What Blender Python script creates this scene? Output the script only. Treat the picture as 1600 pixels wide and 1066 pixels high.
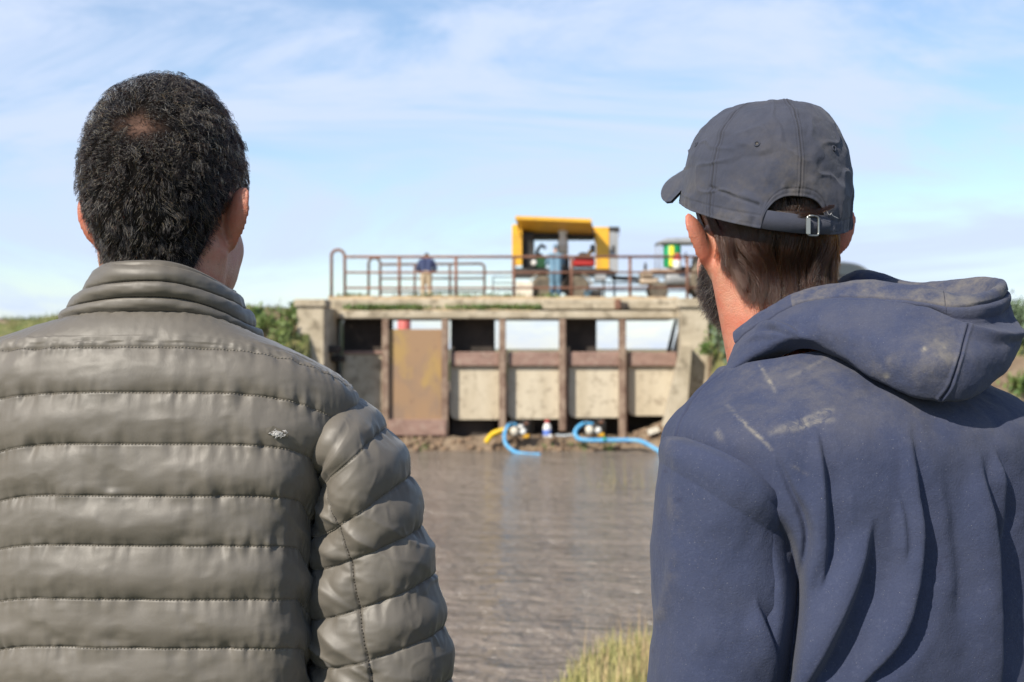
import bpy, math, random
import numpy as np
from mathutils import Vector, Matrix
for _o in list(bpy.data.objects):
    bpy.data.objects.remove(_o, do_unlink=True)
SC = bpy.context.scene
R = math.radians
rng = np.random.default_rng(7)
random.seed(7)
F = 2200.0      # focal length in pixels of the 1600 wide photograph
HC = 1.5        # eye height
# ------------------------------------------------------------------ camera, sky, sun, exposure
cam = bpy.data.cameras.new('camera'); camo = bpy.data.objects.new('camera', cam)
SC.collection.objects.link(camo)
camo.location = (0, 0, HC); camo.rotation_euler = (R(90), 0, 0)
cam.sensor_width = 36; cam.lens = F/1600*36; cam.shift_y = 12/1600
cam.clip_start = 0.05; cam.clip_end = 8000
cam.dof.use_dof = True; cam.dof.focus_distance = 1.38; cam.dof.aperture_fstop = 10.5
SC.camera = camo
SUN_EL, SUN_AZ = 38.0, 220.0      # azimuth clockwise from +Y
world = bpy.data.worlds.new("World"); SC.world = world; world.use_nodes = True
wn = world.node_tree.nodes; wl = world.node_tree.links
for n in list(wn): wn.remove(n)
def W(t, **k):
    n = wn.new(t)
    for a, b in k.items(): setattr(n, a, b)
    return n
wout = W('ShaderNodeOutputWorld'); wbg = W('ShaderNodeBackground'); wbg.inputs[1].default_value = 0.115
sky = W('ShaderNodeTexSky', sky_type='NISHITA', sun_disc=False, sun_elevation=R(SUN_EL), sun_rotation=R(SUN_AZ))
sky.air_density = 1.0; sky.dust_density = 0.25; sky.ozone_density = 3.5
# thin high cirrus: noise on the view direction, stretched along the horizon
tc = W('ShaderNodeTexCoord')
mp = W('ShaderNodeMapping'); mp.inputs['Rotation'].default_value = (0, R(5), 0); mp.inputs['Scale'].default_value = (3.0, 3.0, 13.0); mp.inputs['Location'].default_value = (.7, 1.3, .2)
wl.new(tc.outputs['Generated'], mp.inputs[0])
n1 = W('ShaderNodeTexNoise'); n1.inputs['Scale'].default_value = 1.0; n1.inputs['Detail'].default_value = 7; n1.inputs['Roughness'].default_value = 0.62; n1.inputs['Distortion'].default_value = 0.7
wl.new(mp.outputs[0], n1.inputs['Vector'])
r1 = W('ShaderNodeMapRange', interpolation_type='SMOOTHSTEP'); r1.inputs[1].default_value = 0.40; r1.inputs[2].default_value = 0.66; r1.inputs[3].default_value = 0.12; r1.inputs[4].default_value = 0.97
wl.new(n1.outputs[0], r1.inputs[0])
# veil denser towards the horizon; thinned above the view to weaken ambient skylight
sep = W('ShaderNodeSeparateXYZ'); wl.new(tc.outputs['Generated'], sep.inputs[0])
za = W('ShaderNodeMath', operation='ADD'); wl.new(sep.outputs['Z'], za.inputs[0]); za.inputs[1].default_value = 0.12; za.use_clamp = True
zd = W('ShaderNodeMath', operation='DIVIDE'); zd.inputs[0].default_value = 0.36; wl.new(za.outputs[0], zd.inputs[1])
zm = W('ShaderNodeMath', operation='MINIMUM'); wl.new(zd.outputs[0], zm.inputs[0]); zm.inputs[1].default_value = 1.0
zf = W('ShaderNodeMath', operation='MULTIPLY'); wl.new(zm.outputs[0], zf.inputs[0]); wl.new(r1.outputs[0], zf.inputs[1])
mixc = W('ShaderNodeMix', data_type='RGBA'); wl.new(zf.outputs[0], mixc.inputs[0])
# base sky (keeps the Nishita colours) and a bright cloud veil
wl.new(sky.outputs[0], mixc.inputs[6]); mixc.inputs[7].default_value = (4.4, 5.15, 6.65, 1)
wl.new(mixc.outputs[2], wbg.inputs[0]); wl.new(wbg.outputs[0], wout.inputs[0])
sun = bpy.data.lights.new('sun', 'SUN'); sun.energy = 4.6; sun.angle = R(0.53); sun.color = (1.0, 0.925, 0.80)
suno = bpy.data.objects.new('sun', sun); SC.collection.objects.link(suno)
_sd = Vector((math.sin(R(SUN_AZ))*math.cos(R(SUN_EL)), math.cos(R(SUN_AZ))*math.cos(R(SUN_EL)), math.sin(R(SUN_EL))))
suno.rotation_euler = _sd.to_track_quat('Z', 'Y').to_euler()
suno.location = (-8, -8, 12)
SC.view_settings.view_transform = 'Standard'; SC.view_settings.look = 'None'
SC.view_settings.exposure = 0.45; SC.view_settings.gamma = 1.0; SC.view_settings.use_curve_mapping = False
SC.render.engine = 'CYCLES'
SC.cycles.max_bounces = 8; SC.cycles.transparent_max_bounces = 16; SC.cycles.use_denoising = True
try: SC.cycles_curves.shape = 'RIBBONS'
except Exception: pass
# ------------------------------------------------------------------ helpers
def P(px, py, d):
    return np.array([(px-800)/F*d, d, HC+(545-py)/F*d])
def PX(v):
    v = np.asarray(v); return 800+v[..., 0]/v[..., 1]*F, 545-(v[..., 2]-HC)/v[..., 1]*F
def link(o, parent=None):
    SC.collection.objects.link(o)
    if parent is not None: o.parent = parent
    return o
def tag(o, label=None, cat=None, group=None, kind=None):
    if label: o['label'] = label
    if cat: o['category'] = cat
    if group: o['group'] = group
    if kind: o['kind'] = kind
    return o
def empty(name, loc, label=None, cat=None, group=None):
    o = bpy.data.objects.new(name, None); o.location = loc; o.empty_display_size = 0.1
    SC.collection.objects.link(o); return tag(o, label, cat, group)
def mesh_obj(name, V, faces, mat, parent=None, smooth=True, attrs=None):
    """V in world coordinates; a parented mesh is stored relative to its root."""
    V = np.asarray(V, dtype=np.float32)
    me = bpy.data.meshes.new(name)
    if isinstance(faces, np.ndarray):
        n, k = faces.shape
        me.vertices.add(len(V)); me.vertices.foreach_set('co', V.ravel())
        me.loops.add(n*k); me.loops.foreach_set('vertex_index', faces.astype(np.int32).ravel())
        me.polygons.add(n); me.polygons.foreach_set('loop_start', np.arange(0, n*k, k, dtype=np.int32))
        me.update(calc_edges=True)
    else:
        me.from_pydata(V.tolist(), [], faces); me.update()
    me.polygons.foreach_set('use_smooth', np.full(len(me.polygons), smooth))
    if attrs:
        for k, a in attrs.items():
            at = me.attributes.new(k, 'FLOAT', 'POINT'); at.data.foreach_set('value', np.asarray(a, dtype=np.float32).ravel())
    if mat: me.materials.append(mat)
    o = bpy.data.objects.new(name, me)
    link(o, parent)
    if parent is not None:
        off = Vector((0, 0, 0)); p = parent
        while p is not None: off += p.location; p = p.parent
        o.location = -off
    return o
def grid_faces(n, m, cu=False, cv=False, base=0):
    iu = np.arange(n if cu else n-1); iv = np.arange(m if cv else m-1)
    I, J = np.meshgrid(iu, iv, indexing='ij'); I2 = (I+1) % n; J2 = (J+1) % m
    return np.stack([I*m+J, I2*m+J, I2*m+J2, I*m+J2], -1).reshape(-1, 4)+base
def grid_obj(name, V, mat, parent=None, cu=False, cv=False, attrs=None, flip=False):
    n, m = V.shape[:2]; f = grid_faces(n, m, cu, cv)
    if flip: f = f[:, ::-1]
    return mesh_obj(name, V.reshape(-1, 3), f, mat, parent, True, attrs)
class MB:
    """collects simple solids for one mesh"""
    def __init__(s): s.v = []; s.f = []
    def add(s, v, f):
        b = len(s.v); s.v += [tuple(map(float, q)) for q in v]; s.f += [tuple(int(b+i) for i in q) for q in f]; return s
    def box(s, lo, hi, bev=0.0, rot=None, piv=None):
        lo = np.array(lo, float); hi = np.array(hi, float)
        lo, hi = np.minimum(lo, hi), np.maximum(lo, hi)
        if bev <= 0:
            v = np.array([[lo[0], lo[1], lo[2]], [hi[0], lo[1], lo[2]], [hi[0], hi[1], lo[2]], [lo[0], hi[1], lo[2]],
                 [lo[0], lo[1], hi[2]], [hi[0], lo[1], hi[2]], [hi[0], hi[1], hi[2]], [lo[0], hi[1], hi[2]]])
            f = [(0, 3, 2, 1), (4, 5, 6, 7), (0, 1, 5, 4), (1, 2, 6, 5), (2, 3, 7, 6), (3, 0, 4, 7)]
        else:
            c = (lo+hi)/2; h = (hi-lo)/2; b = min(bev, h.min()*0.9)
            v = []; f = []
            # three vertices per corner, bevelled box
            idx = {}
            for sx in (-1, 1):
                for sy in (-1, 1):
                    for sz in (-1, 1):
                        sg = np.array([sx, sy, sz])
                        for a in range(3):
                            q = h-b; q = q.copy(); q[a] = h[a]
                            idx[(sx, sy, sz, a)] = len(v); v.append(c+sg*q)
            for a in range(3):
                o1, o2 = (a+1) % 3, (a+2) % 3
                for s_ in (-1, 1):
                    ring = []
                    for t1, t2 in ((-1, -1), (1, -1), (1, 1), (-1, 1)):
                        k = [0, 0, 0]; k[a] = s_; k[o1] = t1; k[o2] = t2; ring.append(idx[(k[0], k[1], k[2], a)])
                    f.append(tuple(ring if s_ > 0 else ring[::-1]))
                for t1 in (-1, 1):
                    for t2 in (-1, 1):
                        ks = []
                        for s_ in (-1, 1):
                            k = [0, 0, 0]; k[a] = s_; k[o1] = t1; k[o2] = t2; ks.append(tuple(k))
                        q = [idx[ks[0]+(o1,)], idx[ks[1]+(o1,)], idx[ks[1]+(o2,)], idx[ks[0]+(o2,)]]
                        f.append(tuple(q if t1*t2 > 0 else q[::-1]))
            for sx in (-1, 1):
                for sy in (-1, 1):
                    for sz in (-1, 1):
                        q = [idx[(sx, sy, sz, a)] for a in range(3)]
                        f.append(tuple(q if sx*sy*sz > 0 else q[::-1]))
            v = np.array(v)
        if rot is not None:
            pv = np.array(piv if piv is not None else (lo+hi)/2); v = (np.asarray(rot) @ (v-pv).T).T+pv
        return s.add(v, f)
    def tube(s, pts, r, n=10, caps=True, closed=False):
        pts = np.asarray(pts, float); k = len(pts); rr = np.broadcast_to(np.asarray(r, float), (k,))
        tg = np.gradient(pts, axis=0)
        if closed: tg = np.roll(pts, -1, 0)-np.roll(pts, 1, 0)
        tg /= np.linalg.norm(tg, axis=1)[:, None]+1e-12
        up = np.array([0, 0, 1.0]) if abs(tg[0][2]) < 0.9 else np.array([1.0, 0, 0])
        nrm = np.cross(tg[0], up); nrm /= np.linalg.norm(nrm); V = []
        for i in range(k):
            nrm = nrm-tg[i]*np.dot(nrm, tg[i]); nrm /= np.linalg.norm(nrm)+1e-12; b = np.cross(tg[i], nrm)
            for j in range(n):
                a = 2*math.pi*j/n; V.append(pts[i]+rr[i]*(nrm*math.cos(a)+b*math.sin(a)))
        f = [tuple(q) for q in grid_faces(k, n, closed, True)]
        if caps and not closed:
            f += [tuple(range(n)), tuple(range((k-1)*n, k*n))[::-1]]
        return s.add(V, f)
    def cyl(s, p0, p1, r0, r1=None, n=16):
        return s.tube([p0, p1], [r0, r0 if r1 is None else r1], n)
    def lathe(s, prof, c, axis='Z', n=24):
        """prof: list of (radius, height)"""
        V = []
        for r, h in prof:
            for j in range(n):
                a = 2*math.pi*j/n; x, y = r*math.cos(a), r*math.sin(a)
                V.append({'Z': (x, y, h), 'Y': (x, h, y), 'X': (h, x, y)}[axis])
        V = np.array(V)+np.array(c)
        f = [tuple(q) for q in grid_faces(len(prof), n, False, True)]
        f += [tuple(range(n)), tuple(range((len(prof)-1)*n, len(prof)*n))[::-1]]
        return s.add(V, f)
    def ell(s, c, r, n=16, m=10, rot=None):
        u = np.linspace(0, 2*math.pi, n, endpoint=False); w = np.linspace(0.001, math.pi-0.001, m)
        Wg, U = np.meshgrid(w, u, indexing='ij')
        V = np.stack([np.sin(Wg)*np.cos(U), np.sin(Wg)*np.sin(U), np.cos(Wg)], -1).reshape(-1, 3)*np.array(r)
        if rot is not None: V = (np.asarray(rot) @ V.T).T
        f = [tuple(q) for q in grid_faces(m, n, False, True)]
        f += [tuple(range(n)), tuple(range((m-1)*n, m*n))[::-1]]
        return s.add(V+np.array(c), f)
    def cap(s, p0, p1, r0, r1=None, n=14):
        """tapered capsule"""
        p0 = np.array(p0, float); p1 = np.array(p1, float); r1 = r0 if r1 is None else r1
        ax = p1-p0; L = np.linalg.norm(ax); ax = ax/(L+1e-9); pts = []; rr = []
        for a in (80, 60, 40, 20, 0): pts.append(p0-ax*r0*math.sin(R(a))); rr.append(r0*math.cos(R(a)))
        for a in (0, 20, 40, 60, 80): pts.append(p1+ax*r1*math.sin(R(a))); rr.append(r1*math.cos(R(a)))
        return s.tube(pts, rr, n)
    def prism(s, poly, y0, y1):
        """poly in XZ, extruded along Y"""
        k = len(poly); V = [(x, y0, z) for x, z in poly]+[(x, y1, z) for x, z in poly]
        f = [tuple(range(k))[::-1], tuple(range(k, 2*k))]
        f += [(i, (i+1) % k, k+(i+1) % k, k+i) for i in range(k)]
        return s.add(V, f)
    def build(s, name, mat, parent=None, smooth=False, fix=True):
        o = mesh_obj(name, np.array(s.v), s.f, mat, parent, smooth)
        if fix: fix_normals(o)
        return o
def fix_normals(o):
    import bmesh
    bm = bmesh.new(); bm.from_mesh(o.data); bmesh.ops.recalc_face_normals(bm, faces=bm.faces); bm.to_mesh(o.data); bm.free()
def bevel(o, w=0.01, seg=2):
    import bmesh
    bm = bmesh.new(); bm.from_mesh(o.data)
    bmesh.ops.bevel(bm, geom=[e for e in bm.edges if e.is_manifold and e.calc_face_angle(0) > 0.5], offset=w, segments=seg, affect='EDGES', profile=0.6)
    bm.to_mesh(o.data); bm.free(); return o
def remesh(o, voxel, smooth=4, factor=0.5):
    m = o.modifiers.new('r', 'REMESH'); m.mode = 'VOXEL'; m.voxel_size = voxel; m.use_smooth_shade = True
    if smooth:
        s = o.modifiers.new('s', 'SMOOTH'); s.iterations = smooth; s.factor = factor
    dg = bpy.context.evaluated_depsgraph_get(); ev = o.evaluated_get(dg)
    me = bpy.data.meshes.new_from_object(ev, depsgraph=dg)
    old = o.data; mats = list(old.materials); o.modifiers.clear(); o.data = me; me.name = old.name
    me.materials.clear()
    for q in mats: me.materials.append(q)
    bpy.data.meshes.remove(old)
    me.polygons.foreach_set('use_smooth', np.full(len(me.polygons), True))
    return o
def copy_tree(o, parent=None):
    c = o.copy(); SC.collection.objects.link(c); c.parent = parent
    for ch in list(o.children): copy_tree(ch, c)
    return c
def get_v(o):
    a = np.empty(len(o.data.vertices)*3, np.float32); o.data.vertices.foreach_get('co', a); return a.reshape(-1, 3).astype(float)
def get_n(o):
    a = np.empty(len(o.data.vertices)*3, np.float32); o.data.vertices.foreach_get('normal', a); return a.reshape(-1, 3).astype(float)
def set_v(o, v): o.data.vertices.foreach_set('co', np.asarray(v, np.float32).ravel()); o.data.update()
def set_attr(o, name, a):
    at = o.data.attributes.get(name) or o.data.attributes.new(name, 'FLOAT', 'POINT'); at.data.foreach_set('value', np.asarray(a, np.float32).ravel())
# numpy value noise
_lat = np.random.default_rng(3).random((64, 64, 64)).astype(np.float32)*2-1
def vnoise(p):
    p = np.asarray(p, float); i = np.floor(p).astype(int); f = p-i; f = f*f*f*(f*(f*6-15)+10)
    i0 = i & 63; i1 = (i+1) & 63
    g = lambda a, b, c: _lat[a, b, c]
    x0, y0, z0 = i0[..., 0], i0[..., 1], i0[..., 2]; x1, y1, z1 = i1[..., 0], i1[..., 1], i1[..., 2]
    fx, fy, fz = f[..., 0], f[..., 1], f[..., 2]
    L = lambda a, b, t: a+(b-a)*t
    return L(L(L(g(x0, y0, z0), g(x1, y0, z0), fx), L(g(x0, y1, z0), g(x1, y1, z0), fx), fy),
             L(L(g(x0, y0, z1), g(x1, y0, z1), fx), L(g(x0, y1, z1), g(x1, y1, z1), fx), fy), fz)
def fbm(p, o=4, g=0.5):
    p = np.asarray(p, float); a = 1.0; s = 0; t = 0
    for k in range(o): s = s+a*vnoise(p*(2**k)+17.3*k); t += a; a *= g
    return s/t
def V3(x, y, z=0.0):
    x, y = np.broadcast_arrays(np.asarray(x, float), np.asarray(y, float)); return np.stack([x, y, np.zeros_like(x)+z], -1)
def sstep(a, b, x):
    t = np.clip((np.asarray(x, float)-a)/(b-a), 0, 1); return t*t*(3-2*t)
def cr(pts, t):
    """Catmull-Rom through pts (k, ...) at parameters t in [0, k-1]"""
    pts = np.asarray(pts, float); k = len(pts); t = np.clip(np.asarray(t, float), 0, k-1-1e-9)
    i = np.floor(t).astype(int); f = (t-i).reshape((-1,)+(1,)*(pts.ndim-1))
    g = lambda j: np.where((j < 0).reshape(f.shape), 2*pts[0]-pts[1], np.where((j > k-1).reshape(f.shape), 2*pts[-1]-pts[-2], pts[np.clip(j, 0, k-1)]))
    p0, p1, p2, p3 = g(i-1), g(i), g(i+1), g(i+2)
    return 0.5*((2*p1)+(-p0+p2)*f+(2*p0-5*p1+4*p2-p3)*f**2+(-p0+3*p1-3*p2+p3)*f**3)
def seg_dist(px, py, poly):
    """distance, signed side (+ right of travel) and running parameter to a polyline in a plane"""
    best = np.full(px.shape, 1e9); sd = np.zeros(px.shape); pr = np.zeros(px.shape)
    L = len(poly)-1
    for k in range(L):
        ax, ay = poly[k]; bx, by = poly[k+1]; ex, ey = bx-ax, by-ay; l2 = ex*ex+ey*ey
        t = ((px-ax)*ex+(py-ay)*ey)/l2; tc_ = np.clip(t, 0, 1)
        qx, qy = px-ax-tc_*ex, py-ay-tc_*ey; d = np.hypot(qx, qy)
        s = np.sign(qy*ex-qx*ey)
        m = d < best; best = np.where(m, d, best); sd = np.where(m, s, sd)
        pr = np.where(m, (k+t if (k in (0,) and False) else k+tc_)/L, pr)
    return best, sd, pr
def dense(poly, n=40):
    poly = np.asarray(poly, float); return cr(poly, np.linspace(0, len(poly)-1, n))
# ------------------------------------------------------------------ materials
def mat(name, base=(.5, .5, .5), rough=.6, metal=0.0, spec=0.5):
    m = bpy.data.materials.new(name); m.use_nodes = True
    b = m.node_tree.nodes['Principled BSDF']
    b.inputs['Base Color'].default_value = (*base, 1); b.inputs['Roughness'].default_value = rough
    b.inputs['Metallic'].default_value = metal; b.inputs['Specular IOR Level'].default_value = spec
    return m
class NT:
    def __init__(s, m): s.m = m; s.t = m.node_tree; s.b = m.node_tree.nodes['Principled BSDF']
    def n(s, ty, ins=None, **k):
        n = s.t.nodes.new(ty)
        for a, b in k.items(): setattr(n, a, b)
        for a, b in (ins or {}).items():
            if hasattr(b, 'is_linked') or isinstance(b, bpy.types.NodeSocket): s.t.links.new(b, n.inputs[a])
            else: n.inputs[a].default_value = b
        return n
    def l(s, a, b): s.t.links.new(a, b)
    def obj(s): return s.n('ShaderNodeTexCoord').outputs['Object']
    def noise(s, sc, det=4, rough=.5, vec=None, dist=0, scale3=None):
        v = vec if vec is not None else s.obj()
        if scale3: v = s.n('ShaderNodeMapping', {'Vector': v, 'Scale': scale3}).outputs[0]
        return s.n('ShaderNodeTexNoise', {'Vector': v, 'Scale': sc, 'Detail': det, 'Roughness': rough, 'Distortion': dist}).outputs[0]
    def ramp(s, fac, a, b, lo=0.0, hi=1.0):
        return s.n('ShaderNodeMapRange', {0: fac, 1: a, 2: b, 3: lo, 4: hi}, interpolation_type='SMOOTHSTEP').outputs[0]
    def mix(s, fac, a, b, blend='MIX'):
        n = s.t.nodes.new('ShaderNodeMix'); n.data_type = 'RGBA'; n.blend_type = blend
        for i, x in ((0, fac), (6, a), (7, b)):
            if isinstance(x, bpy.types.NodeSocket): s.l(x, n.inputs[i])
            else: n.inputs[i].default_value = x if i == 0 else (*x, 1)
        return n.outputs[2]
    def math(s, op, a, b=0.0):
        n = s.n('ShaderNodeMath', operation=op)
        for i, x in ((0, a), (1, b)):
            if isinstance(x, bpy.types.NodeSocket): s.l(x, n.inputs[i])
            else: n.inputs[i].default_value = x
        return n.outputs[0]
    def attr(s, name): return s.n('ShaderNodeAttribute', attribute_name=name).outputs['Fac']
    def color(s, c): s.l(c, s.b.inputs['Base Color'])
    def rough(s, c): s.l(c, s.b.inputs['Roughness'])
    def bump(s, h, strength=.3, dist=.01, normal=None):
        n = s.n('ShaderNodeBump', {'Strength': strength, 'Distance': dist, 'Height': h})
        if normal is not None: s.l(normal, n.inputs['Normal'])
        s.l(n.outputs[0], s.b.inputs['Normal']); return n.outputs[0]
def vary(name, c1, c2, sc=3, rough=.7, metal=0, bump=0.0, bsc=40, det=5, lo=.35, hi=.65, bdist=.01, scale3=None, c3=None, sc3=8):
    m = mat(name, c1, rough, metal); t = NT(m)
    col = t.mix(t.ramp(t.noise(sc, det, .6, scale3=scale3), lo, hi), c1, c2)
    if c3: col = t.mix(t.ramp(t.noise(sc3, 5, .65), .5, .68), col, c3)
    t.color(col)
    if bump: t.bump(t.noise(bsc, 4, .6), bump, bdist)
    return m
# ================================================================== setting: ground, water
WATER_Z = -1.7
def ground_z(x, y):
    x, y = np.broadcast_arrays(np.asarray(x, float), np.asarray(y, float))
    nz = fbm(V3(x*.35, y*.35), 4)
    # the near dyke the two men stand on
    edge = 5.0+.35*fbm(V3(x*.5, x*0+3.3), 2)+1.95*np.exp(-((x-.86)/.72)**4)
    near = np.where(y < edge, 0.0, -.72*(y-edge)); near = near+.035*nz
    near = np.maximum(near, -2.6)
    # far side: road embankment, broken by the sluice
    lz = np.interp(x, [-60, -18, -13, -9, -7, -6], [2.15, 2.40, 2.48, 2.65, 2.78, 2.95])
    rz = np.interp(x, [6, 9, 16, 60], [3.05, 2.95, 2.85, 2.3])
    top = np.where(x < 0, lz, rz)+.10*fbm(V3(x*.6, y*.3, 4.), 3)
    foot = 38.0+1.3*fbm(V3(x*.12, x*0, 9.), 3)
    foot = np.where(x < -5, foot+1.0, foot)
    fr = sstep(foot, 44.6, y); bk = 1-sstep(50.5, 57, y)
    emb = np.where(y < 47.5, -2.6+(top+2.6)*fr, 0.0+(top)*bk)
    emb = emb+.22*fbm(V3(x*.9, y*.9, 2.), 4)*np.clip(fr*bk*(1-sstep(44.4, 45, y))*3, 0, 1)
    # mud apron in front of and below the gates
    mud = -2.6+(1.28)*sstep(42.3, 44.8, y+.5*fbm(V3(x*.8, y*.8, 6.), 3))
    mud = mud+.13*fbm(V3(x*2.6, y*2.6, 5.), 4)*sstep(43, 44.3, y)
    mud = mud+.55*sstep(3.4, 5.3, x)*sstep(42.9, 44.5, y)*sstep(46.5, 45.2, y)
    mud = np.where(y > 49, np.minimum(mud+ .35*(y-49), 0.0), mud)
    gap = sstep(-6.25, -5.75, x)*(1-sstep(5.55, 6.3, x))
    # bank spills round the wings
    far = emb*(1-gap)+mud*gap
    plain = np.where(y > 57, .10*fbm(V3(x*.05, y*.05), 3), 0)
    far = np.where(y > 57, plain, far)
    t = sstep(22, 24, y)
    return near*(1-t)+far*t
xs = np.concatenate([-np.geomspace(3000, 42, 22), np.arange(-40, -8, .35), np.arange(-8, -2, .16), np.arange(-2, 3, .07), np.arange(3, 9, .16), np.arange(9, 40, .35), np.geomspace(42, 3000, 22)])
ys = np.concatenate([-np.geomspace(300, 10, 8), np.arange(-8, 3.5, .35), np.arange(3.5, 9.5, .07), np.arange(9.5, 36, 1.0), np.arange(36, 42, .25), np.arange(42, 46, .1), np.arange(46, 60, .4), np.geomspace(61, 6000, 40)])
GX, GY = np.meshgrid(xs, ys, indexing='ij'); GZ = ground_z(GX, GY)
g_grass = np.clip(sstep(.05, .35, fbm(V3(GX*.5, GY*.5, 1.), 4)+.55*(GY < 12)+.25*(GY > 57)+np.where((GY > 40) & (np.abs(GX) > 6), sstep(0.4, 2.2, GZ)*.42-.1, 0)), 0, 1)
g_grass = g_grass*(1-sstep(-1.0, -1.45, GZ))
g_grass = np.where((GY > 40) & (GY < 50) & (np.abs(GX) < 6), .12*g_grass, g_grass)
m_ground = mat('earth', (.2, .14, .09), .95); t = NT(m_ground)
soil = t.mix(t.ramp(t.noise(1.3, 6, .65), .35, .7), (.17, .115, .072), (.33, .25, .165))
soil = t.mix(t.ramp(t.noise(9, 5, .7), .5, .75), soil, (.10, .068, .045))
grs = t.mix(t.ramp(t.noise(2.2, 6, .7), .3, .7), (.085, .12, .028), (.22, .20, .075))
t.color(t.mix(t.ramp(t.math('ADD', t.attr('grass'), t.math('MULTIPLY', t.math('SUBTRACT', t.noise(6, 4, .7), .5), 1.1)), .3, .7), soil, grs))
wet = t.ramp(t.n('ShaderNodeSeparateXYZ', {0: t.obj()}).outputs[2], -1.62, -1.35, .35, .95)
t.rough(wet); t.bump(t.noise(14, 7, .7), .9, .06)
tag(grid_obj('ground', np.stack([GX, GY, GZ], -1), m_ground, None, attrs={'grass': g_grass}), kind='structure')
m_water = mat('muddy_water', (.105, .072, .045), .13); t = NT(m_water)
wv = t.obj()
rip = t.math('ADD', t.noise(2.6, 3, .6, vec=wv, dist=.5, scale3=(.6, 1.15, 1)), t.math('MULTIPLY', t.noise(.8, 2, .5, vec=wv, scale3=(.5, 1.2, 1)), 1.3))
rip = t.math('ADD', rip, t.math('MULTIPLY', t.noise(8.5, 2, .6, vec=wv, scale3=(.6, 1.2, 1)), .33))
t.bump(rip, 1.0, .48)
t.color(t.mix(t.ramp(t.noise(.16, 3, .5), .3, .7), (.255, .212, .175), (.205, .172, .142)))
t.b.inputs['IOR'].default_value = 1.33
wxs = np.array([-300, -60, -20, 0, 20, 60, 300.]); wys = np.array([5.2, 12, 25, 38, 47.9])
WX, WY = np.meshgrid(wxs, wys, indexing='ij')
tag(grid_obj('water', np.stack([WX, WY, WX*0+WATER_Z], -1), m_water), kind='structure')
# ================================================================== sluice bridge
m_conc = vary('weathered_concrete', (.50, .43, .32), (.36, .30, .21), 1.2, .9, bump=.5, bsc=18, c3=(.23, .19, .13), sc3=2.6)
m_conc2 = vary('pale_gate_concrete', (.56, .49, .37), (.47, .40, .29), .9, .9, bump=.4, bsc=25, c3=(.36, .30, .22), sc3=3.5, scale3=(1.6, 1, .35))
m_dark = vary('shade_dark_concrete', (.055, .042, .034), (.03, .024, .02), 1.5, .9, bump=.5, bsc=15)  # concrete with the shade of the bays put into its near-black colour
m_rust = vary('rusty_steel', (.23, .105, .065), (.15, .07, .045), 3, .75, bump=.4, bsc=60, c3=(.30, .16, .10), sc3=6)
m_post = vary('weathered_post', (.30, .22, .16), (.19, .12, .085), 2.5, .8, bump=.5, bsc=30, c3=(.13, .075, .05), sc3=3)
m_beam = vary('red_brown_beam', (.30, .19, .15), (.22, .135, .105), 3, .8, bump=.5, bsc=25, c3=(.33, .24, .19), sc3=5, scale3=(.6, 1, 1.6))
m_plate = mat('rust_streaked_plate', (.3, .18, .1), .8); t = NT(m_plate)
st = t.noise(1.1, 6, .62, scale3=(1.1, 1, .6), dist=.5)
c = t.mix(t.ramp(st, .35, .62), (.24, .165, .115), (.31, .195, .11))
c = t.mix(t.ramp(t.noise(.9, 5, .6, scale3=(1.3, 1, .6), dist=.5), .5, .66), c, (.36, .235, .09))
c = t.mix(t.ramp(t.noise(3, 6, .7), .58, .72), c, (.17, .10, .075)); t.color(c); t.bump(t.noise(30, 4), .3, .01)
YB = 45.0
def bx(px, d=YB): return (px-800)/F*d
def bz(py, d=YB): return HC+(545-py)/F*d
def pbox(mb, x0, y0, x1, y1, d, depth, bev=0.0):
    """box whose front face covers the photo rectangle at distance d"""
    return mb.box((bx(x0, d), d, bz(y1, d)), (bx(x1, d), d+depth, bz(y0, d)), bev)
bridge = empty('sluice_bridge', (0, YB, -1.3), 'weathered concrete sluice bridge with rusty gates across the muddy channel', 'sluice bridge')
DECK_Z = bz(467)
# deck body and ledge
mb = MB(); mb.box((bx(508), YB+.35, bz(497)), (bx(1066), YB+4.4, DECK_Z), .03); mb.build('deck_slab', m_conc, bridge)
mb = MB(); mb.box((bx(533), YB-.28, bz(498.5)), (bx(1063), YB+.348, bz(486.5)), .035); o = mb.build('lintel_beam', m_conc, bridge)
mb = MB(); mb.box((bx(846), YB-.06, bz(484)), (bx(1062), YB+.346, bz(468.5)), .04); o = mb.build('coping', m_conc, bridge)
mb = MB(); pbox(mb, 961, 467, 970, 483, YB-.22, .155, .02); mb.build('bracket', m_rust, bridge)
mb = MB(); mb.lathe([(.02, -.09), (.12, -.09), (.13, -.03), (.10, .02), (.04, .03)], (bx(975.5), YB-.16, bz(479)), 'Y', 14); mb.build('mooring_boss', m_dark, bridge, True)
# abutments with caps: left one stands forward of the gates, the right one flares
def abut(poly, z0, z1, name='abutment', m=m_conc):
    mb = MB(); k = len(poly); V = [(x, y, z0) for x, y in poly]+[(x, y, z1) for x, y in poly]
    mb.add(V, [tuple(range(k)), tuple(range(k, 2*k))]+[(i, (i+1) % k, k+(i+1) % k, k+i) for i in range(k)])
    return mb.build(name, m, bridge)
LA = [(bx(464, 43.2), 43.2), (bx(506, 43.2), 43.2), (bx(527, 45.6), 45.6), (bx(532, 49.4), 49.4), (bx(532, 49.4)-.9, 49.4), (bx(464, 43.2)-.05, 47)]
a1 = abut(LA, -2.6, bz(480, 43.2)); bevel(a1, .03)
mb = MB(); mb.box((bx(459, 43.12), 43.12, bz(480, 43.2)-.002), (bx(509, 43.12), 44.4, bz(467.5, 43.2)), .035); mb.build('abutment_cap', m_conc, bridge)
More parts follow.
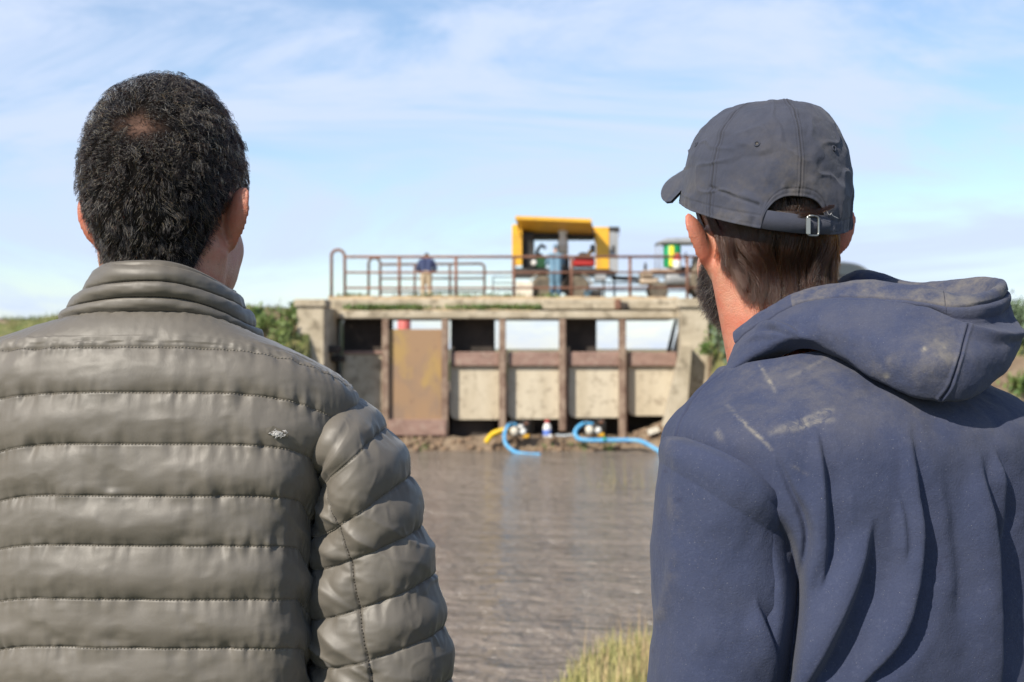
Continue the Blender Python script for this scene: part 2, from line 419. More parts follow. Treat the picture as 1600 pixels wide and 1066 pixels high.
RA = [(bx(1064, 43.2), 43.2), (bx(1107, 43.2), 43.2), (bx(1107, 43.2)+.1, 47), (bx(1061, 49.4)+.9, 49.4), (bx(1061, 49.4), 49.4), (bx(1059, 45.6), 45.6)]
a2 = abut(RA, -2.6, bz(481, 43.2)); bevel(a2, .03)
mb = MB(); mb.box((bx(1058, 43.1), 43.1, bz(481, 43.2)-.002), (bx(1110, 43.1), 43.6, bz(466, 43.2)), .035); mb.build('abutment_cap', m_conc, bridge)
# sloping wing of the right abutment, running down towards the water
mb = MB(); mb.prism([(bx(1066, 42.6), bz(540, 42.6)), (bx(1082, 42.6), bz(540, 42.6)), (bx(1072, 42.6), bz(668, 42.6)), (bx(1036, 42.6), bz(668, 42.6))], 42.62, 43.18); bevel(mb.build('wing_wall', m_conc, bridge), .02)
# ledge steps low on the left abutment
for (x0, y0, x1, y1, d) in ((508, 540, 530, 552, 43.9), (515, 556, 536, 566, 44.3)):
    mb = MB(); pbox(mb, x0, y0, x1, y1, d, .8, .06); mb.build('broken_ledge', m_dark, bridge)
# posts
for k, (px, yb) in enumerate(((602, 664), (695, 684), (785, 670), (879, 668), (973, 681))):
    w = 5.2
    mb = MB(); pbox(mb, px-w, 497.5, px+w, yb+6, YB-.24, .42, .015); mb.build('gate_post', m_post, bridge)
    if k >= 2:
        mb = MB(); pbox(mb, px+w-1.2, 546, px+w+2.2, yb, YB-.10, .30, .01); mb.build('gate_guide', m_rust, bridge)
# inner piers behind the gates: they close part of each bay
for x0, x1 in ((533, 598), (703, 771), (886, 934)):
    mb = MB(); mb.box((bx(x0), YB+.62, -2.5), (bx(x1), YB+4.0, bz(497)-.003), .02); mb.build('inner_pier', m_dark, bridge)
mb = MB(); mb.box((bx(530), YB+1.5, -2.5), (bx(1066), YB+1.9, bz(640)), .02); mb.build('dark_backing_wall', m_dark, bridge)  # added dark wall, stands in for the shade under the gates
# gates
def gate_panel(x0, x1, y0, y1, d, name, m, thick=.16, rad=.24):
    X0, X1, Z0, Z1 = bx(x0, d), bx(x1, d), bz(y1, d), bz(y0, d); pl = [(X0, Z1), (X0, Z0+rad)]
    for a in range(0, 91, 15): pl.append((X0+rad*(1-math.cos(R(a))), Z0+rad*(1-math.sin(R(a)))))
    for a in range(90, -1, -15): pl.append((X1-rad*.4*(1-math.cos(R(a))), Z0+rad*.4*(1-math.sin(R(a)))))
    pl.append((X1, Z1)); mb = MB(); mb.prism(pl[::-1], d, d+thick); return bevel(mb.build(name, m, bridge), .015)
for x0, x1, b in ((703, 780, 656), (793, 875, 655), (888, 969, 653), (981, 1058, 650)):
    gate_panel(x0, x1, 570, b, YB+.18, 'gate_panel', m_conc2)
    mb = MB(); pbox(mb, x0+1, 550, x1, 572.5, YB+.02, .34, .03); mb.build('gate_beam', m_beam, bridge)
gate_panel(535, 597, 553, 661, YB+.1, 'gate_panel', m_conc, .2, .05)
mb = MB(); pbox(mb, 536, 548.5, 597, 553.5, YB+.02, .4, .02); mb.build('gate_beam', m_beam, bridge)
mb = MB(); pbox(mb, 607.5, 514.5, 690, 657, YB-.06, .05, .012); mb.build('steel_gate', m_plate, bridge)
mb = MB(); pbox(mb, 606.5, 656, 697, 681, YB-.30, .4, .02); mb.build('sill_beam', m_beam, bridge)
# dirt lying on the deck and along the ledge
ex = np.linspace(bx(510), bx(1062), 150); ey = np.linspace(YB+.36, YB+4.38, 26)
EX, EY = np.meshgrid(ex, ey, indexing='ij')
ez = DECK_Z+.03+.11*np.abs(fbm(V3(EX*1.1, EY*1.1, 3.), 4))+.10*sstep(1.4, .2, EY-YB)*(fbm(V3(EX*.7, EY*.7, 8.), 3)+.55)
ez = np.where((EY < YB+.42) | (EY > YB+4.3), DECK_Z-.02, ez)
m_dirt = vary('dry_dirt', (.50, .375, .225), (.40, .29, .17), 2.2, .95, bump=.8, bsc=20, c3=(.22, .155, .1), sc3=5, bdist=.03)
tag(grid_obj('dirt_road', np.stack([EX, EY, ez], -1), m_dirt), kind='structure')
lx = np.linspace(bx(536), bx(846), 130); ly = np.linspace(0, 1, 14); LX, LY = np.meshgrid(lx, ly, indexing='ij')
lz = bz(486.5)+.004+(.10+.10*fbm(V3(LX*.8, LX*0, 2.), 3))*np.sin(LY*math.pi*.62+.05)+.05*fbm(V3(LX*3, LY*3, 1.), 3)
lz = np.maximum(lz, bz(486.5)-.01)
tag(grid_obj('dirt_drift', np.stack([LX, YB-.24+LY*.585, lz], -1), m_dirt), kind='structure')
# road carrying on over both embankments
for x0, x1 in ((-40, bx(512)), (bx(1060)+.15, 40)):
    qx = np.linspace(x0, x1, 60); qy = np.linspace(45.6, 49.6, 10); QX, QY = np.meshgrid(qx, qy, indexing='ij')
    QZ = ground_z(QX, QY)+.05+.02*fbm(V3(QX*2, QY*2), 2)
    tag(grid_obj('dirt_road', np.stack([QX, QY, QZ], -1), m_dirt), kind='structure')
# ================================================================== railings
def rail_pipe(name, pts, r, par, m): 
    mb = MB(); mb.tube(pts, r, 10); return mb.build(name, m, par, True)
def smooth_path(pts, rad, n=6):
    pts = [np.array(p, float) for p in pts]; out = [pts[0]]
    for a, b, c in zip(pts[:-2], pts[1:-1], pts[2:]):
        u = (a-b)/np.linalg.norm(a-b); w = (c-b)/np.linalg.norm(c-b); r_ = min(rad, np.linalg.norm(a-b)*.49, np.linalg.norm(c-b)*.49)
        for q in np.linspace(0, 1, n): out.append((b+u*r_)*(1-q)**2+b*2*q*(1-q)+(b+w*r_)*q*q)
    out.append(pts[-1]); return out
YR = YB+.62; ZB = DECK_Z-.01
rail = empty('bridge_railing', (0, YR, DECK_Z), 'rusty pipe railing with a rounded hoop end along the near edge of the bridge', 'railing', 'pipe railings on the bridge')
def rz(py): return bz(py, YR)
def rx(px): return bx(px, YR)
hoop = [(rx(518), YR, ZB), (rx(518), YR, rz(400))]+[(rx(528)+(rx(538)-rx(528))*-math.cos(a), YR, rz(400)+(rz(390.5)-rz(400))*math.sin(a)) for a in np.linspace(.2, math.pi-.2, 12)]+[(rx(538.5), YR, rz(400)), (rx(539), YR, ZB)]
rail_pipe('hoop', hoop, .05, rail, m_rust)
for y, r in ((401.5, .046), (426, .036), (450, .036)):
    rail_pipe('rail', [(rx(539.5), YR, rz(y)), (rx(800), YR, rz(y)), (rx(1100), YR, rz(y-.4))], r, rail, m_rust)
for px in (624, 712.5, 803, 893, 984.5, 1074):
    rail_pipe('post', [(rx(px), YR+.01, ZB), (rx(px), YR+.01, rz(401.5))], .052, rail, m_rust)
YF = YB+4.05
def fx(px): return bx(px, YF)
def fz(py): return bz(py, YF)
m_pipe = vary('dull_pipe', (.16, .10, .075), (.10, .075, .065), 4, .7, bump=.2)
rl2 = empty('bridge_railing', (fx(676), YF, DECK_Z), 'dark rusty pipe railing on the far side of the bridge behind the stooping man', 'railing', 'pipe railings on the bridge')
hp = [(fx(576), YF, ZB), (fx(576), YF, fz(412))]+[(fx(585)-(fx(585)-fx(576))*math.cos(a), YF, fz(412)+(fz(403)-fz(412))*math.sin(a)) for a in np.linspace(.2, math.pi-.2, 10)]+[(fx(594), YF, fz(412)), (fx(594), YF, ZB)]
rail_pipe('hoop', hp, .05, rl2, m_pipe)
rail_pipe('rail', smooth_path([(fx(594), YF, fz(413.5)), (fx(757), YF, fz(412)), (fx(757), YF, ZB)], .18), .048, rl2, m_pipe)
for y in (435.5, 456): rail_pipe('rail', [(fx(594), YF, fz(y)), (fx(757), YF, fz(y-.5))], .036, rl2, m_pipe)
for px in (648, 703): rail_pipe('post', [(fx(px), YF+.01, ZB), (fx(px), YF+.01, fz(413))], .045, rl2, m_pipe)
rl3 = empty('bridge_railing', (fx(1010), YF, DECK_Z), 'thin blue-grey pipe railing on the far side of the bridge behind the trailer drawbar', 'railing', 'pipe railings on the bridge')
m_bluepipe = vary('grey_blue_pipe', (.16, .22, .28), (.22, .25, .27), 4, .6)
for y in (433, 442, 454): rail_pipe('rail', [(fx(770), YF, fz(y)), (fx(1096), YF, fz(y))], .03, rl3, m_bluepipe)
for px in (770, 865, 960, 1090): rail_pipe('post', [(fx(px), YF+.01, ZB), (fx(px), YF+.01, fz(432))], .035, rl3, m_bluepipe)
# ================================================================== foliage
def leaf_cloud(centers, n, size, spread, seed=0, droop=.3):
    g = np.random.default_rng(seed); V = []; Fc = []
    C = np.asarray(centers, float); idx = g.integers(0, len(C), n)
    p = C[idx, :3]+g.normal(0, 1, (n, 3))*C[idx, 3:4]*np.array([1, 1, .8])*spread
    d = g.normal(0, 1, (n, 3)); d[:, 2] += .5-droop; d /= np.linalg.norm(d, axis=1)[:, None]
    s = np.cross(d, g.normal(0, 1, (n, 3))); s /= np.linalg.norm(s, axis=1)[:, None]
    L = size*g.uniform(.6, 1.4, (n, 1)); w = L*.32
    nn = np.cross(d, s)
    V = np.stack([p, p+d*L*.5+s*w+nn*L*.06, p+d*L, p+d*L*.5-s*w+nn*L*.06], 1).reshape(-1, 3)
    f = np.arange(4*n).reshape(-1, 4); return V, f
m_leaf = mat('green_leaves', (.08, .14, .03), .55); t = NT(m_leaf)
t.color(t.mix(t.ramp(t.noise(2.5, 4), .35, .65), (.085, .15, .035), (.17, .22, .06))); t.b.inputs['Transmission Weight'].default_value = 0.0
m_leaf2 = vary('dry_leaves', (.27, .21, .10), (.16, .17, .06), 2, .7)
m_leaf3 = vary('grey_green_leaves', (.16, .21, .13), (.10, .15, .07), 2, .65)
m_stem = mat('plant_stem', (.12, .09, .05), .8)
def bush(name, cs, n, size, label, m, seed, cat='bush', group='plants on the embankments'):
    cs = np.array(cs, float); base = np.array([cs[:, 0].mean(), cs[:, 1].mean(), 0]); base[2] = ground_z(base[0], base[1])
    r = empty(name, tuple(base), label, cat, group)
    V, f = leaf_cloud(cs, n, size, .5, seed); mesh_obj('foliage', V, f, m, r, False)
    mb = MB(); g = np.random.default_rng(seed+5)
    for c in cs:
        for q in range(2):
            b = base+g.normal(0, .12, 3)*np.array([1, 1, 0]); b[2] -= .05; e = c[:3]+g.normal(0, .2, 3)
            mb.tube([b, (b+e)/2+g.normal(0, .06, 3), e], [.02, .014, .006], 5)
    mb.build('stem', m_stem, r, True); return r
bush('bush', [(*P(425, 500, 43.3), .34), (*P(446, 512, 42.9), .32), (*P(438, 530, 42.3), .34), (*P(408, 506, 43.3), .25), (*P(455, 492, 43.5), .26), (*P(400, 488, 44), .2), (*P(462, 478, 43.9), .12)], 850, .14, 'leafy green bush beside the left concrete abutment', m_leaf, 1)
bush('bush', [(*P(1122, 528, 42.6), .26), (*P(1106, 546, 42.3), .2), (*P(1138, 530, 42.3), .3), (*P(1120, 512, 43.2), .16), (*P(1150, 515, 42.8), .3)], 700, .15, 'green bush on the soil slope beside the right concrete abutment', m_leaf, 2)
bush('bush', [(*P(1132, 530, 41.0), .33), (*P(1142, 548, 40.8), .33)], 350, .2, 'grey-green broad-leaved plant below the bush on the right soil slope', m_leaf3, 12, 'plant')
bush('bush', [(*P(1590, 500, 43), .5), (*P(1602, 520, 42.5), .5), (*P(1596, 485, 43.4), .45), (*P(1630, 505, 43), .6)], 900, .17, 'bush at the far right above the hooded man\'s shoulder', m_leaf3, 3)
bush('bush', [(*P(1592, 600, 40.5), .35), (*P(1610, 605, 40.5), .4)], 450, .16, 'low green bush at the foot of the slope by the hooded man\'s right shoulder', m_leaf, 4)
def blades(pts, h, w, seed, lean=.45, seg=3):
    g = np.random.default_rng(seed); n = len(pts); pts = np.asarray(pts, float)
    H = h*g.uniform(.45, 1.25, n); a = g.uniform(0, 2*math.pi, n); ln = np.abs(g.normal(0, lean, n))
    dr = np.stack([np.cos(a), np.sin(a), 0*a], -1); sd = np.stack([-np.sin(a), np.cos(a), 0*a], -1); V = []
    for k in range(seg+1):
        q = k/seg; c = pts+np.array([0, 0, 1.])*(H*q*(1-.25*ln*q))[:, None]+dr*(H*ln*q*q)[:, None]; ww = (w*(1-q*.92))*np.ones(n)
        V += [c-sd*ww[:, None], c+sd*ww[:, None]]
    V = np.stack(V, 1); base = (np.arange(n)*2*(seg+1))[:, None, None]
    f = np.array([[2*k, 2*k+1, 2*k+3, 2*k+2] for k in range(seg)])[None]+base
    return V.reshape(-1, 3), f.reshape(-1, 4)
g = np.random.default_rng(11)
m_grass = mat('bank_grass', (.14, .16, .04), .7); t = NT(m_grass)
hcol = t.mix(t.ramp(t.noise(3.0, 4, .7), .35, .65), (.25, .26, .07), (.52, .44, .20)); t.color(hcol)
m_straw = vary('dry_stalks', (.46, .34, .19), (.36, .25, .13), 5, .8)
N = 11000
gx_ = np.concatenate([g.uniform(-2.5, 3.0, N//2), g.normal(.6, .45, N//2)]); gy_ = np.concatenate([g.uniform(3.2, 8.2, N//2), g.uniform(5.2, 7.6, N//2)])
k = (ground_z(gx_, gy_) > -.9); gx_, gy_ = gx_[k], gy_[k]
V, f = blades(np.stack([gx_, gy_, ground_z(gx_, gy_)-.01], -1), .115, .0035, 1)
tag(mesh_obj('bank_grass', V, f, m_grass, None, False), kind='stuff')
sx_ = np.concatenate([g.uniform(-1.5, 2.2, 160), g.normal(.72, .33, 420)]); sy_ = np.concatenate([g.uniform(4.2, 7, 160), g.uniform(6.0, 7.3, 420)])
V, f = blades(np.stack([sx_, sy_, ground_z(sx_, sy_)], -1), .21, .0030, 2, .28)
tag(mesh_obj('dry_grass_stalks', V, f, m_straw, None, False), kind='stuff')
# grass patches on the bridge ledge, deck, and both embankments
pts = []
for _ in range(3600):
    x = g.uniform(bx(536), bx(846)); dens = .5+fbm(np.array([[x*.75, 1.0, 0]]), 3)[0]*1.6+(.5 if x < bx(660) else 0)
    if g.random() < dens*.9: pts.append((x, g.uniform(YB-.2, YB+.33), bz(485)+g.uniform(0, .10)))
for cx, n_, s_ in ((bx(672), 120, .3), (bx(722), 60, .22), (bx(795), 90, .3), (bx(760), 60, .3), (bx(858), 60, .2), (bx(640), 60, .4), (bx(546), 160, .25)):
    for _ in range(n_): pts.append((cx+g.normal(0, s_), YB+.5+abs(g.normal(0, .18)), DECK_Z+.08))
V, f = blades(pts, .15, .028, 3, .9, 2); tag(mesh_obj('ledge_grass', V, f, m_leaf, None, False), kind='stuff')
pts = []
for x0, x1, n_ in ((-24, -5.9, 5200), (5.7, 24, 5200)):
    x = np.concatenate([g.uniform(x0, x1, n_), (g.uniform(-9.4, -6.2, 1500) if x0 < 0 else g.uniform(5.9, 8.4, 1500))]); y = np.concatenate([g.uniform(39, 45.4, n_), g.uniform(42, 45.6, 1500)]); z = ground_z(x, y)
    kk = (z > -.9) & (fbm(V3(x*.6, y*.6, 3.), 3)+.12*z > .05); pts.append(np.stack([x, y, z], -1)[kk])
V, f = blades(np.concatenate(pts), .17, .022, 4, .7, 2); tag(mesh_obj('embankment_grass', V, f, vary('embankment_grass', (.10, .155, .04), (.27, .235, .10), .9, .75), None, False), kind='stuff')
x = g.uniform(-9, 9, 5200); y = g.uniform(60, 120, 5200)
V, f = blades(np.stack([x, y, ground_z(x, y)], -1), .5, .05, 5, .5, 2); tag(mesh_obj('field_grass', V, f, vary('field_grass', (.07, .11, .04), (.15, .16, .06), .4, .8), None, False), kind='stuff')
# weeds on the mud below the gates
pts = []
for px, py in ((664, 707), (846, 702), (946, 708), (955, 690), (742, 700), (905, 676)):
    q = P(px, py, 44.0)
    for _ in range(40): pts.append((q[0]+g.normal(0, .16), 43.9+g.normal(0, .15), 0))
pts = np.array(pts); pts[:, 2] = ground_z(pts[:, 0], pts[:, 1]); pts = pts[pts[:, 2] > WATER_Z]
V, f = blades(pts, .2, .03, 6, .8, 2); tag(mesh_obj('mud_weeds', V, f, m_leaf, None, False), kind='stuff')
# reeds in the water
pts = []
for _ in range(46):
    q = g.normal(0, 1, 2); pts.append((2.42+q[0]*.5, 32+q[1]*.9, WATER_Z-.25))
V, f = blades(pts, .9, .012, 7, .22, 3); tag(mesh_obj('reeds', V, f, m_leaf2, None, False), kind='stuff')
# clods on the mud
def rock_mesh(mb, c, r, seed):
    gg = np.random.default_rng(seed); u = np.linspace(0, 2*math.pi, 7, endpoint=False); w = np.linspace(.2, math.pi-.2, 5)
    Wg, U = np.meshgrid(w, u, indexing='ij'); d = np.stack([np.sin(Wg)*np.cos(U), np.sin(Wg)*np.sin(U), np.cos(Wg)*.7], -1).reshape(-1, 3)
    mb.add(d*r*gg.uniform(.7, 1.2, (len(d), 1))+np.array(c), [tuple(q) for q in grid_faces(5, 7, False, True)]+[tuple(range(7)), tuple(range(28, 35))])
mb = MB()
for k in range(210):
    x = g.uniform(-5.4, 5.6); y = g.uniform(43.3, 44.8); z = float(ground_z(x, y))
    if z > WATER_Z: rock_mesh(mb, (x, y, z), g.uniform(.04, .15), k)
tag(mb.build('mud_clods', vary('mud_clod', (.17, .11, .07), (.26, .18, .115), 3, .9, bump=.6, bsc=20), None, True), kind='stuff')
# ================================================================== machines on the bridge
m_yel = vary('yellow_paint', (.80, .44, .035), (.74, .39, .03), 1.5, .42, c3=(.62, .33, .05), sc3=4)
m_grey = vary('grey_painted_steel', (.36, .37, .38), (.29, .30, .31), 2, .5)
m_black = vary('black_steel', (.025, .023, .022), (.05, .045, .04), 4, .6)
m_green = vary('engine_green', (.02, .10, .035), (.015, .06, .025), 3, .5)
m_red = vary('red_paint', (.45, .03, .025), (.36, .025, .02), 3, .45)
m_cream = vary('cream_paint', (.72, .66, .55), (.58, .52, .42), 3, .6)
m_tyre = vary('dusty_tyre', (.10, .085, .065), (.19, .155, .11), 3, .9, bump=.5, bsc=40)
m_white = vary('white_plastic', (.78, .77, .73), (.66, .64, .6), 3, .5)
m_beige = vary('dusty_beige_iron', (.50, .40, .30), (.36, .28, .2), 2.5, .85, bump=.4, bsc=20)
m_glass = mat('dark_glass', (.05, .06, .07), .08)
DT = 47.2
def X(px, d=DT): return (px-800)/F*d
def Z(py, d=DT): return HC+(545-py)/F*d
RZ = DECK_Z+.06
def wheel(c, r, w, name, parent, hubm, axis='Y'):
    mb = MB(); h = w/2
    prof = [(r*.56, -h*.9), (r*.80, -h), (r*.95, -h*.8), (r, -h*.45), (r, h*.45), (r*.95, h*.8), (r*.80, h), (r*.56, h*.9)]
    mb.lathe(prof, c, axis, 28)
    for k in range(20):
        a = 2*math.pi*k/20; mb.box((c[0]+r*math.cos(a)-.025, c[1]-h*.8, c[2]+r*math.sin(a)-.025), (c[0]+r*math.cos(a)+.025, c[1]+h*.8, c[2]+r*math.sin(a)+.025))
    wo = mb.build(name, m_tyre, parent, True, False)
    mb = MB(); mb.lathe([(r*.05, -h*.55), (r*.2, -h*.62), (r*.22, -h*.3), (r*.5, -h*.35), (r*.57, -h*.8), (r*.58, h*.7), (r*.1, h*.6)], c, axis, 24)
    mb.build('rim', hubm, wo, True)
    return wo
tr = empty('generator_trailer', (X(882), DT+.9, RZ), 'yellow generator trailer with its side flap raised on the bridge', 'trailer')
D0, D1 = DT, DT+1.75
def TB(name, m, x0, y0, x1, y1, d0=DT, dep=1.75, bev=.015, smooth=False):
    mb = MB(); mb.box((X(x0), d0, Z(y1)), (X(x1), d0+dep, Z(y0)), bev); return mb.build(name, m, tr, smooth)
TB('chassis', m_black, 800, 419, 966, 427, DT+.02, 1.7)
TB('side_panel', m_yel, 800, 351, 816, 415, DT-.02, .06)
mb = MB(); mb.box((X(800), DT+.045, Z(417)), (X(801.5), DT+1.7, Z(352)), .005); mb.build('end_wall', m_yel, tr)
TB('inner_bulkhead', m_black, 816.5, 362, 835, 417, DT+.25, 1.3)
TB('side_panel', m_yel, 931, 355, 952, 421, DT-.02, .06)
mb = MB(); mb.prism([(X(952.5), Z(421)), (X(952.5), Z(357)), (X(966), Z(366)), (X(966), Z(426))], DT-.01, DT+1.6); mb.build('end_housing', m_grey, tr)
TB('louvre_panel', m_black, 956, 384, 961, 395, DT-.03, .018)
TB('roof_edge', m_black, 951, 354.5, 967.5, 361.5, DT-.04, 1.7)
# roof and the raised flap
TB('roof', m_yel, 800, 352.5, 951, 355.5, DT+.55, 1.2)
mb = MB(); mb.box((X(816), DT+.60, Z(370)), (X(931), DT+1.7, Z(361)), .01); mb.build('roof_beam', m_black, tr)
fl0 = np.array([X(815), DT+.55, Z(361.5)]); fl1 = np.array([X(930), DT+.55, Z(365)])
fo0 = np.array([X(805, 46.2), 46.15, Z(343, 46.2)]); fo1 = np.array([X(924, 46.2), 46.15, Z(348, 46.2)])
up = np.array([0, .03, .06])
mb = MB(); mb.add([fl0, fl1, fo1, fo0, fl0+up, fl1+up, fo1+up, fo0+up], [(0, 1, 2, 3), (7, 6, 5, 4), (0, 4, 5, 1), (1, 5, 6, 2), (2, 6, 7, 3), (3, 7, 4, 0)])
flp = mb.build('raised_flap', m_yel, tr)
e = np.array([0, -.03, .0]); mb = MB(); mb.add([fo0+e, fo1+e, fo1+e+np.array([0, 0, .115]), fo0+e+np.array([0, 0, .115]), fo0, fo1, fo1+np.array([0, 0, .115]), fo0+np.array([0, 0, .115])],
    [(0, 1, 2, 3), (7, 6, 5, 4), (0, 4, 5, 1), (1, 5, 6, 2), (2, 6, 7, 3), (3, 7, 4, 0)]); mb.build('flap_lip', m_yel, flp)
for k, (a, b) in enumerate(((fl0, fo0), (fl1, fo1))):
    mb = MB(); q = a+np.array([0, -.5, -.28]); mb.tube([q, a*.35+b*.65], .018, 6); mb.build('gas_strut', m_black, tr, True)
mb = MB(); mb.box((X(930), DT+.0, Z(379)), (X(952), DT+.5, Z(355.5)), .01); mb.build('corner_panel', m_yel, tr)
# machinery inside
TB('engine_block', m_green, 835, 402, 854, 418, DT+.35, .8, .04)
TB('engine_block', m_black, 836, 394, 848, 402.5, DT+.5, .6, .03)
mb = MB(); mb.tube([(X(838), DT+.6, Z(398)), (X(841), DT+.55, Z(388)), (X(847), DT+.55, Z(381)), (X(853), DT+.6, Z(386))], .06, 10); mb.build('intake_pipe', m_black, tr, True)
mb = MB(); mb.lathe([(.03, -.05), (.085, -.04), (.095, 0), (.09, .05)], (X(834.5), DT-.06, Z(411)), 'Y', 18); mb.build('work_lamp', m_white, tr, True)
mb = MB(); mb.lathe([(.02, 0), (.16, .0), (.17, .2), (.17, .62), (.13, .7), (.12, .82), (.17, .9), (.15, 1.0), (.05, 1.05)], (X(880), DT+.25, Z(404)), 'Z', 18); mb.build('air_filter', m_white, tr, True)
mb = MB(); mb.lathe([(.05, 0), (.175, .0), (.175, .30), (.05, .31)], (X(880), DT+.25, Z(396)), 'Z', 18); mb.build('filter_band', m_cream, tr, True)
TB('radiator', m_black, 871, 402, 890, 418, DT+.3, 1.0)
TB('fuel_tank', m_red, 896, 403, 930, 416, DT+.12, .8, .05)
TB('pump_casing', m_beige, 905, 393, 919, 404, DT+.4, .6, .06)
mb = MB(); mb.tube([(X(919), DT+.5, Z(400)), (X(923), DT+.45, Z(392)), (X(930), DT+.5, Z(391))], .07, 10); mb.build('outlet_pipe', m_yel, tr, True)
TB('gauge_box', m_black, 924, 381, 931, 392, DT+.4, .3, .02)
TB('side_skirt', m_black, 868, 421, 893, 456, DT+.25, .8)
TB('tool_box', m_grey, 930, 428, 948, 438, DT+.06, .6, .03)
TB('running_board', m_black, 802, 427, 832, 434, DT+.05, .5)
for px in (848, 903):
    wheel((X(px), DT+.12, RZ+.40), .40, .24, 'wheel', tr, m_cream)
    wheel((X(px), DT+1.6, RZ+.40), .40, .24, 'wheel', tr, m_cream)
mb = MB(); 
for px in (848, 903):
    q = [(X(px)+.50*math.cos(a), RZ+.40+.50*math.sin(a)) for a in np.linspace(.15, math.pi-.15, 12)]
    w = [(X(px)+.475*math.cos(a), RZ+.40+.475*math.sin(a)) for a in np.linspace(math.pi-.15, .15, 12)]
    mb = MB(); mb.prism((q+w)[::-1], DT-.03, DT+.27); mb.build('mudguard', m_beige, tr)
mb = MB(); mb.tube([(X(960), DT+.3, Z(432)), (X(1004), DT+.85, Z(436)), (X(1012), DT+.85, Z(436))], .05, 8); mb.tube([(X(960), DT+1.4, Z(432)), (X(1004), DT+.9, Z(436))], .05, 8); mb.build('drawbar', m_black, tr, True)
mb = MB(); mb.tube([(X(968), DT+.2, Z(368)), (X(969), DT+.2, Z(357))], .012, 6); mb.build('antenna', m_red, tr, True)
mb = MB(); mb.cyl((X(944), DT+.2, RZ-.02), (X(944), DT+.2, Z(436)), .035, n=10); mb.build('jack_leg', m_black, tr, True)
# loose things by the wheels
mb = MB(); mb.box((X(806), DT-.25, RZ+.0), (X(833), DT+.35, Z(441)), .03, rot=Matrix.Rotation(R(3), 3, 'Y')); tag(bevel(mb.build('crate', m_cream), .01), 'low cream crate on the dirt behind the trailer wheel', 'crate')
def jerry(name, px, pyt, col, label, cat, d=46.9, w=.2):
    h = Z(pyt, d)-RZ
    r = empty(name, (X(px, d), d, RZ), label, cat)
    mb = MB(); mb.box((X(px, d)-w, d-.09, RZ-.01), (X(px, d)+w, d+.09, RZ+h*.82), .03); mb.build('body', col, r)
    mb = MB(); mb.tube([(X(px, d)-w*.7, d, RZ+h*.8), (X(px, d)-w*.6, d, RZ+h), (X(px, d)+w*.3, d, RZ+h), (X(px, d)+w*.4, d, RZ+h*.8)], .022, 8); mb.build('handle', col, r, True)
    mb = MB(); mb.cyl((X(px, d)+w*.75, d, RZ+h*.8), (X(px, d)+w*.75, d, RZ+h*.95), .04); mb.build('cap', col, r, True)
jerry('jerrycan', 931, 449, m_black, 'black jerrycan on the dirt under the yellow trailer', 'jerrycan')
bk = empty('bucket', (X(917), 46.8, RZ), 'light blue bucket on the dirt beside the black jerrycan', 'bucket')
m_lblue = vary('light_blue_plastic', (.25, .45, .62), (.2, .38, .55), 4, .5)
mb = MB(); mb.lathe([(.10, 0), (.13, .26), (.145, .27), (.14, .285), (.12, .27), (.095, .03)], (X(917), 46.8, RZ-.02), 'Z', 20); mb.build('pail', m_lblue, bk, True)
mb = MB(); mb.tube([(X(917)+.14*math.cos(a), 46.8, RZ+.25+.12*math.sin(a)) for a in np.linspace(0, math.pi, 10)], .006, 6); mb.build('handle', m_grey, bk, True)
# ------------------------------------------------------------------ tractor
ta = empty('tractor', (X(1060, 47.6), 47.9, RZ), 'dusty old tractor with a canopy hitched in front of the yellow trailer', 'tractor')
DT2 = 47.5
def TX(px): return X(px, DT2)
def TZ(py): return Z(py, DT2)
def AB(name, m, x0, y0, x1, y1, dep=.8, d0=DT2, bev=.03):
    mb = MB(); mb.box((TX(x0), d0, TZ(y1)), (TX(x1), d0+dep, TZ(y0)), bev); return mb.build(name, m, ta)
for k, (y0, y1, x0, x1) in enumerate(((422, 433, 1002, 1022), (433.5, 444, 1001, 1030), (441, 454, 1018, 1042))):
    AB('front_weight', m_beige, x0, y0, x1, y1, .9-.1*k, DT2+.1*k, .06)
AB('bonnet', vary('dusty_brown_hood', (.42, .31, .23), (.3, .22, .16), 2, .8), 1016, 420, 1066, 428, .8, DT2+.1, .05)
mb = MB(); mb.lathe([(.02, 0), (.25, .02), (.27, .2), (.27, 1.2), (.24, 1.28), (.02, 1.3)], (TX(1040), DT2+.4, TZ(434)), 'X', 20); mb.build('engine_cowl', m_grey, ta, True)
AB('axle', m_rust, 1015, 441, 1092, 447, .3, DT2+.3)
AB('footplate', m_black, 1048, 416, 1086, 421, .9, DT2+.1)
mb = MB(); mb.cyl((TX(1010.5), DT2+.5, TZ(424)), (TX(1010.5), DT2+.5, TZ(409)), .035); mb.lathe([(.035, 0), (.055, .02), (.055, .14), (.035, .16)], (TX(1010.5), DT2+.5, TZ(420)), 'Z', 12); mb.build('exhaust', m_black, ta, True)
for px in (1030,): 
    wheel((TX(px), DT2+.12, RZ+.30), .30, .22, 'front_wheel', ta, m_beige); wheel((TX(px), DT2+1.15, RZ+.30), .30, .22, 'front_wheel', ta, m_beige)
wheel((TX(1112), DT2+.1, RZ+.72), .72, .42, 'rear_wheel', ta, m_red); wheel((TX(1112), DT2+1.5, RZ+.72), .72, .42, 'rear_wheel', ta, m_red)
mb = MB(); mb.prism([(TX(1029), TZ(377)), (TX(1042), TZ(372)), (TX(1110), TZ(370)), (TX(1118), TZ(376)), (TX(1118), TZ(378.5)), (TX(1029), TZ(379))][::-1], DT2+.05, DT2+1.5); bevel(mb.build('canopy', m_grey, ta), .02)
